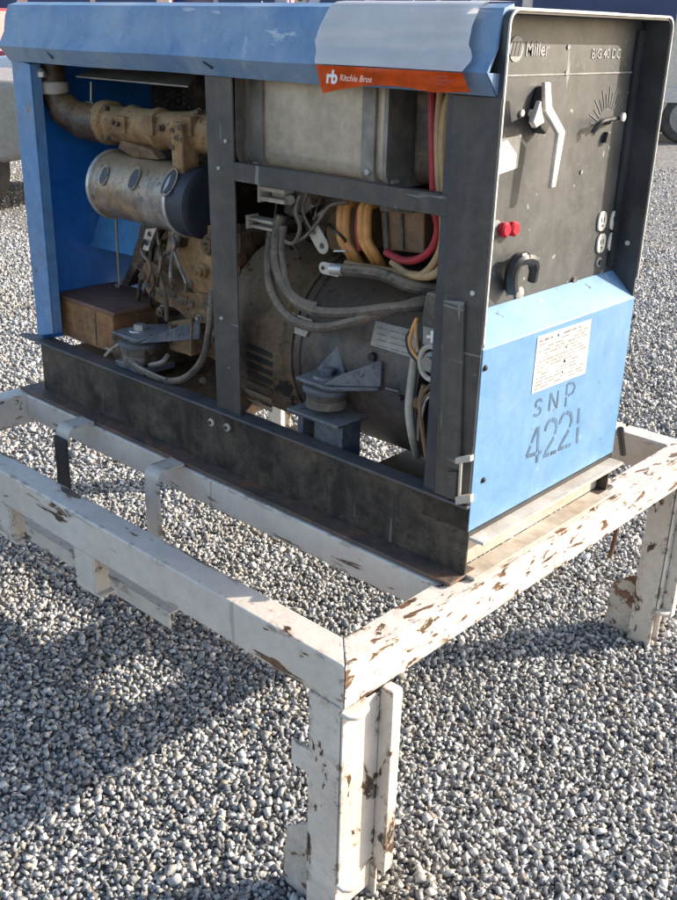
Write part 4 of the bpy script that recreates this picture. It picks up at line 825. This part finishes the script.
# right-hand column: capacitor box, connector, wire bunch
b = BM(); ypoly([(426,292),(446,296),(445,345),(424,338),(421,318)], .03, .06, b); cb = part('junction_box', b, rubber_m, bevel=.004)
b = BM(); ypoly([(423,326),(440,330),(440,347),(423,344)], .0275, .002, b); part('plus_sticker', b, strap_m, parent=cb)
b = BM(); ypoly([(430.5,331),(433.5,331),(433.5,343),(430.5,343)], .0262, .001, b); ypoly([(426.5,335.3),(437.5,336),(437.5,338.5),(426.5,338)], .0256, .001, b); part('plus_mark', b, ink_m, parent=cb)
b = BM(); c = Y(431,363,.03); pts = [c+Vector((.026*math.cos(a),0,.032*math.sin(a))) for a in [2*math.pi*k/24 for k in range(25)]]; tube(b, pts, .0055, 8, smooth=False); cn = part('round_connector', b, ledge_m)
b = BM(); lathe(b, c+Vector((0,.02,0)), c+Vector((0,-.012,0)), [(0,.024),(.6,.021),(.8,.014),(1,.014)], 20); part('connector_core', b, strap_m, parent=cn)
for k,(pts,m_,r_) in enumerate([([(417,318),(412,330),(410,345),(416,356),(421,362)], coil_m,.0035),([(416,322),(416,338),(418,352)], tancab,.004),([(412,328),(406,338),(409,352),(417,362)], blk,.0022),
        ([(422,420),(424,405),(432,394),(444,392)], cream_m,.002),([(420,426),(426,400),(436,384),(440,370)], strap_m,.0025),([(419,405),(424,392),(434,380),(436,360)], brown_m,.004),([(418,440),(420,410),(428,395),(442,398)], rubber_m,.003),([(424,385),(420,402),(422,425),(427,460)], brown_m,.005)]):
    cab('wire', [(u,v_,.03) for u,v_ in pts], r_, m_)
b = BM(); lathe(b, Y(418,403,.05), Y(418,403,.035), [(0,.012),(1,.010)], 12); part('terminal_post', b, brown_m)
b = BM()
for u in (431,438): lathe(b, Y(u,471,.03), Y(u,471,.02), [(0,.006),(1,.005)], 10)
part('terminal_nut', b, bolt_m)
b = BM(); box(b, (-.178,.30,.0),(-.068,.50,.60)); part('inner_bulkhead', b, blk)
b = BM(); box(b, (-.13,.10,.057),(-.10,.30,.60)); part('inner_bulkhead', b, oily_m)

# ================================================================== BANNER draped over the roof edge
bn = thing('draped_banner', Vector((-.22,0,.91)), 'white vinyl sheet with orange lower strip draped over the blue roof edge', 'banner')
def bann(rows, cols, f, m, name, parent, th=.0012):
    b = BM(); g = [[b.verts.new(f(i/rows, j/cols)) for j in range(cols+1)] for i in range(rows+1)]
    for i in range(rows):
        for j in range(cols): b.faces.new((g[i][j],g[i+1][j],g[i+1][j+1],g[i][j+1]))
    bmesh.ops.solidify(b, geom=b.faces[:], thickness=th); return obj(name, b, m, parent, sm=60)
xl = lambda s: [(.0,-.367),(.25,-.382),(.55,-.40),(1,-.392)]
def interp(t, L_):
    for (a,x),(b_,y) in zip(L_, L_[1:]):
        if t <= b_: return x+(y-x)*(t-a)/(b_-a)
    return L_[-1][1]
LE = [(0,Y(329,8,-.01).x),(.3,Y(323,28,-.01).x),(.6,Y(316,45,-.02).x),(1,Y(317,66,-.04).x)]
RE = [(0,Y(479,8,-.01).x),(.3,Y(474,28,-.01).x),(.6,Y(470,48,-.02).x),(.8,Y(473,58,-.03).x),(1,Y(464,71,-.04).x)]
SECP = [(0,.10,.9165),(.12,.02,.9155),(.2,-.002,.908),(.45,-.012,.875),(.75,-.020,.842),(1,-.038,.812)]
def sec_at(s):
    for a,b_ in zip(SECP, SECP[1:]):
        if s <= b_[0]: t_ = (s-a[0])/(b_[0]-a[0]); return a[1]+(b_[1]-a[1])*t_, a[2]+(b_[2]-a[2])*t_
    return SECP[-1][1:]
def fsheet(s,t_):
    q_ = max(0,(s-.2)/.8); xa = interp(q_, LE); xb = interp(q_, RE); x = xa+(xb-xa)*t_; y,z = sec_at(s)
    wv = .006*mn.noise(Vector((x*9,z*14,1)))*(q_) + .0035*math.sin(s*15+2*t_)*q_
    return Vector((x, y-.004-abs(wv), z))
sheet = bann(22, 30, fsheet, banner_m, 'white_sheet', bn)
def forange(s,t_):
    xa = interp(1, LE)+.012*s; xb = interp(1, RE)+.03*s*0+.012*s; x = xa+(xb-xa)*t_
    zt_ = .810; zb = Y(320,93,-.035).z + (Y(468,92,-.035).z-Y(320,93,-.035).z)*t_ + .012*math.sin(math.pi*min(1,t_*1.3))*(1 if t_<.77 else 0)
    z = zt_+(zb-zt_)*s
    return Vector((x, -.0435+.008*s-.004*mn.noise(Vector((x*12,s*2,9))), z))
strip_o = bann(8, 30, forange, orange_m, 'orange_strip', bn)
a = Y(325,82,-.05); xd = (Y(400,87,-.05)-a).normalized()
bm_ = text_bm('rb', .030, (a.x+.002,-.050,a.z-.001), xd, (0,0,1), bold=.0010, shear=.1); obj('emblem_letters', bm_, ink_m, bn)
bm_ = text_bm('Ritchie Bros', .0150, (a.x+.034,-.050,a.z+.004), xd, (0,0,1), bold=.0002, shear=.25); 
obj('lettering', bm_, mat('faded_white_ink', (.85,.60,.50), (.8,.35,.2), .5, scale=60, fine=0), bn)
b = BM()
for k,(u0,u1,v_) in enumerate(((437,450,76),(438,455,80.5),(437,448,84))): tube(b, [Y(u0,v_,-.0475), Y(u1,v_+.6,-.0475)], .0014, 4, smooth=False)
obj('small_print', b, mat('dark_orange_ink', (.45,.05,.01), None, .5, fine=0), bn)

# ================================================================== BACKGROUND
def gp(u, dist): d = pathdir(u); return Vector((CP.x+d.x*dist, CP.y+d.y*dist, -G))
glass_m = mat('dark_tinted_glass', (.012,.03,.10), (.02,.045,.13), .12, scale=1.2, bump=0, fine=0)
tyre_m = mat('dusty_tyre', (.03,.028,.027), (.05,.045,.04), .85, scale=10, dirt=(.12,.10,.08), dirt_amt=.5, bump=.3)
rim_m = mat('grey_wheel_rim', (.30,.29,.28), (.2,.19,.18), .4, metal=.4)
taill_m = mat('red_tail_lamp', (.55,.02,.03), (.45,.02,.03), .25, fine=0)
headl_m = mat('clear_head_lamp', (.7,.7,.7), None, .1, fine=0)
chrome_m = mat('pale_bumper', (.62,.60,.58), (.5,.48,.46), .3, metal=.3)
def vehicle(name, loc, heading, L0, W0, H0, body, windows, paint, label, cat, wheel_r=.36, wheels=(.18,.80), group=None, win_m=None, dark_low=None):
    """body: side outline (s along length 0..1, z) ; windows: list of side outlines"""
    root = thing(name, loc, label, cat, group); root.rotation_euler.z = heading
    def pt(s, y, z): return Vector((s*L0-L0/2, y, z))
    def add(nm, b, m, par=root, bev=0):
        bmesh.ops.recalc_face_normals(b, faces=b.faces[:]); me = bpy.data.meshes.new(nm); b.to_mesh(me); b.free(); o = bpy.data.objects.new(nm, me); COL.objects.link(o); o.parent = par; me.materials.append(m)
        if bev: q = o.modifiers.new('bevel','BEVEL'); q.width = bev; q.segments = 3; q.limit_method='ANGLE'
        finish(o, 35); return o
    b = BM(); prism(b, [pt(s,-W0/2,z) for s,z in body], (0,W0,0)); bd = add('body', b, paint, bev=.06)
    for win in windows:
        for sgn in (-1,1):
            b = BM(); prism(b, [pt(s,sgn*(W0/2+.001),z) for s,z in win], (0,sgn*.012,0)); add('window', b, win_m or glass_m, bev=.004)
    for s in wheels:
        for sgn in (-1,1):
            c = pt(s, sgn*(W0/2-.08), wheel_r); b = BM(); lathe(b, c+Vector((0,sgn*-.10,0)), c+Vector((0,sgn*.10,0)), [(0,wheel_r*.7),(.05,wheel_r*.93),(.2,wheel_r),(.8,wheel_r),(.95,wheel_r*.93),(1,wheel_r*.7)], 28); wl = add('wheel', b, tyre_m)
            b = BM(); lathe(b, c+Vector((0,sgn*.085,0)), c+Vector((0,sgn*.108,0)), [(0,wheel_r*.66),(.7,wheel_r*.64),(.8,wheel_r*.3),(1,wheel_r*.2)], 20); add('rim', b, rim_m, par=wl)
    zb = body[-1][1]
    for s_, nm, m_, x_ in ((0,'tail_light',taill_m,-.012),(1,'headlight',headl_m,.012)):
        for sgn in (-1,1):
            zc = .62*max(z for s,z in body if abs(s-s_)<.03) if cat!='van' else .85*H0; zc = min(zc, H0*.8)
            b = BM(); a = pt(s_, sgn*(W0/2-.16), zc); box(b, a+Vector((x_*.2,-.1,-.22 if s_==0 else -.09)), a+Vector((x_*2.2,.1,.22 if s_==0 else .09))); add(nm, b, m_, bev=.006)
        b = BM(); a = pt(s_,0,.55); box(b, a+Vector((x_,-W0/2+.04,-.10)), a+Vector((x_*12,W0/2-.04,.10))); add('bumper', b, chrome_m, bev=.02)
    return root, add, pt
PK = [(0,.55),(0,1.12),(.38,1.14),(.40,1.78),(.62,1.80),(.72,1.20),(.98,1.08),(1,.95),(1,.5),(.9,.42),(.85,.42),(.12,.42)]
PKW = [[(.42,1.22),(.42,1.68),(.51,1.70),(.51,1.22)],[(.52,1.22),(.52,1.70),(.61,1.70),(.68,1.22)]]
VN = [(0,.5),(0,2.35),(.03,2.5),(.72,2.5),(.80,2.3),(.88,1.45),(.98,1.25),(1,1.0),(1,.5),(.9,.42),(.1,.42)]
VNW = [[(.06,1.5),(.06,2.3),(.30,2.3),(.30,1.5)],[(.32,1.5),(.32,2.3),(.56,2.3),(.56,1.5)],[(.60,1.5),(.60,2.25),(.76,2.25),(.84,1.5)]]
CR = [(0,.5),(0,1.0),(.06,1.12),(.2,1.2),(.30,1.62),(.58,1.64),(.72,1.18),(.96,1.02),(1,.85),(1,.45),(.9,.35),(.1,.35)]
CRW = [[(.27,1.22),(.33,1.54),(.45,1.56),(.45,1.22)],[(.47,1.22),(.47,1.56),(.57,1.56),(.67,1.2)]]
def paint(name, c, r=.3): return mat(name, c, tuple(x*.85 for x in c), r, scale=2, dirt=tuple(min(1,x*.7+.12) for x in c), dirt_amt=.3, bump=.01, fine=.05)
hd = math.atan2(FWD.y, FWD.x)
# large pale van with tinted glass behind the right side
root, add, pt = vehicle('van', gp(575,18.2), hd+math.radians(86), 5.4, 2.0, 2.5, VN, [[(.25,1.5),(.25,2.32),(.66,2.32),(.66,1.5)],[(.69,1.5),(.69,2.25),(.76,2.25),(.84,1.5)]], paint('cream_vehicle_paint',(.62,.56,.48)), 'cream van with dark blue tinted windows parked behind the right corner of the generator', 'van', .40)
b = BM(); box(b, (-1.62,1.001,1.75), (-1.42,1.02,2.3)); add('marker_light', b, taill_m, bev=.004)
b = BM(); box(b, (-2.68,1.001,.62), (-.9,1.05,.85)); add('side_bumper', b, chrome_m, bev=.01)
vehicle('pickup_truck', gp(-135,11.4), hd+math.radians(72), 5.2, 1.85, 1.8, PK, PKW, paint('grey_truck_paint',(.30,.27,.23)), 'dusty grey brown pickup truck parked past the left end of the generator', 'pickup truck', .38)
vehicle('car', gp(120,18), hd+math.radians(95), 4.6, 1.8, 1.64, CR, CRW, paint('pale_blue_vehicle_paint',(.55,.62,.72)), 'pale blue white car mostly hidden behind the left half of the blue roof', 'car', .33)
vehicle('van', gp(50,24), hd+math.radians(100), 5.2, 1.95, 2.5, VN, VNW, paint('peach_vehicle_paint',(.70,.50,.36)), 'peach coloured van far behind the left end of the blue roof', 'van', .38)
vehicle('pickup_truck', gp(-30,20), hd+math.radians(60), 5.2, 1.85, 1.8, PK, PKW, paint('red_vehicle_paint',(.45,.03,.03)), 'red pickup truck at the far left edge of the yard', 'pickup truck', .38)
vehicle('van', gp(180,27), hd+math.radians(88), 5.6, 2.0, 2.5, VN, VNW, paint('grey_van_paint',(.38,.38,.42)), 'grey van far behind the middle of the blue roof', 'van', .38)
vehicle('van', gp(385,24), hd+math.radians(92), 5.4, 2.0, 2.5, VN, VNW, paint('mauve_van_paint',(.50,.44,.52)), 'mauve grey van far behind the white banner', 'van', .38)
vehicle('van', gp(480,26), hd+math.radians(84), 5.0, 2.0, 2.5, VN, VNW, paint('blue_van_paint',(.20,.33,.52)), 'mid blue van far behind the front corner of the roof', 'van', .38)
# hedge and trees, back wall
leaf_m = mat('green_leaf', (.055,.095,.025), (.10,.13,.035), .6, scale=3, bump=0)
bark_m = mat('brown_bark', (.12,.085,.06), None, .9, bump=.5)
def tree(loc, h, r, seed, label, group):
    rnd = random.Random(seed); root = thing('tree', loc, label, 'tree', group)
    b = BM(); tube(b, [Vector((0,0,0)), Vector((.05*h*.2,0,h*.3)), Vector((0,.05,h*.75))], [.18,.12,.05], 8)
    for k in range(6):
        a = rnd.uniform(0,6.28); z = h*rnd.uniform(.25,.6); tube(b, [Vector((0,0,z)), Vector((math.cos(a)*r*.3,math.sin(a)*r*.3,z+h*.12)), Vector((math.cos(a)*r*.7,math.sin(a)*r*.7,z+h*.2))], [.06,.04,.02], 5)
    me = bpy.data.meshes.new('trunk'); b.to_mesh(me); b.free(); o = bpy.data.objects.new('trunk', me); COL.objects.link(o); o.parent = root; me.materials.append(bark_m)
    b = BM(); cl = [(Vector((rnd.gauss(0,r*.45),rnd.gauss(0,r*.45),h*rnd.uniform(.25,.95))), r*rnd.uniform(.22,.42)) for _ in range(26)]
    for c,rr in cl:
        for _ in range(85):
            d = Vector((rnd.gauss(0,1),rnd.gauss(0,1),rnd.gauss(0,1))).normalized()*rr*rnd.uniform(.5,1.05); p_ = c+d; s = rnd.uniform(.05,.10)
            e1 = Vector((rnd.gauss(0,1),rnd.gauss(0,1),rnd.gauss(0,1))).normalized(); e2 = e1.orthogonal().normalized()
            b.faces.new([b.verts.new(p_+q) for q in (-e1*s, e2*s*.55, e1*s, -e2*s*.55)])
    me = bpy.data.meshes.new('crown'); b.to_mesh(me); b.free(); o = bpy.data.objects.new('crown', me); COL.objects.link(o); o.parent = root; me.materials.append(leaf_m)
for k,(u,d_,h,r,lb) in enumerate(((72,33,5,2.2,'bushy green tree showing above the left end of the blue roof'),(110,38,4.6,2.0,'second green tree from the left beyond the parked vehicles'),(270,36,5,2.3,'green tree beyond the vehicles left of the white banner'),(-20,36,5.5,2.4,'leftmost green tree at the edge of the yard'),(560,40,5,2.2,'green tree beyond the right hand van'),(700,40,5.4,2.4,'rightmost green tree beyond the cream van'))):
    tree(gp(u,d_), h, r, 20+k, lb, 'trees beyond the yard')
c0 = gp(338,52); b = BM(); rgt = Vector((FWD.y,-FWD.x,0))
p0 = c0-rgt*60; p1 = c0+rgt*60; prism(b, [p0,p1,p1+Vector((0,0,7)),p0+Vector((0,0,7))], FWD*10)
wallm = mat('pale_corrugated_wall', (.50,.47,.43), (.42,.40,.37), .6, scale=.8, streak=(.35,.32,.30), streak_amt=.4, bump=.1)
obj('warehouse_wall', b, wallm, label='long pale warehouse building closing the far side of the yard', cat='building', sm=0)

# lift everything so the ground lies at z = 0
for o in COL.objects:
    if o.parent is None and o.type in ('MESH','EMPTY'): o.location.z += G
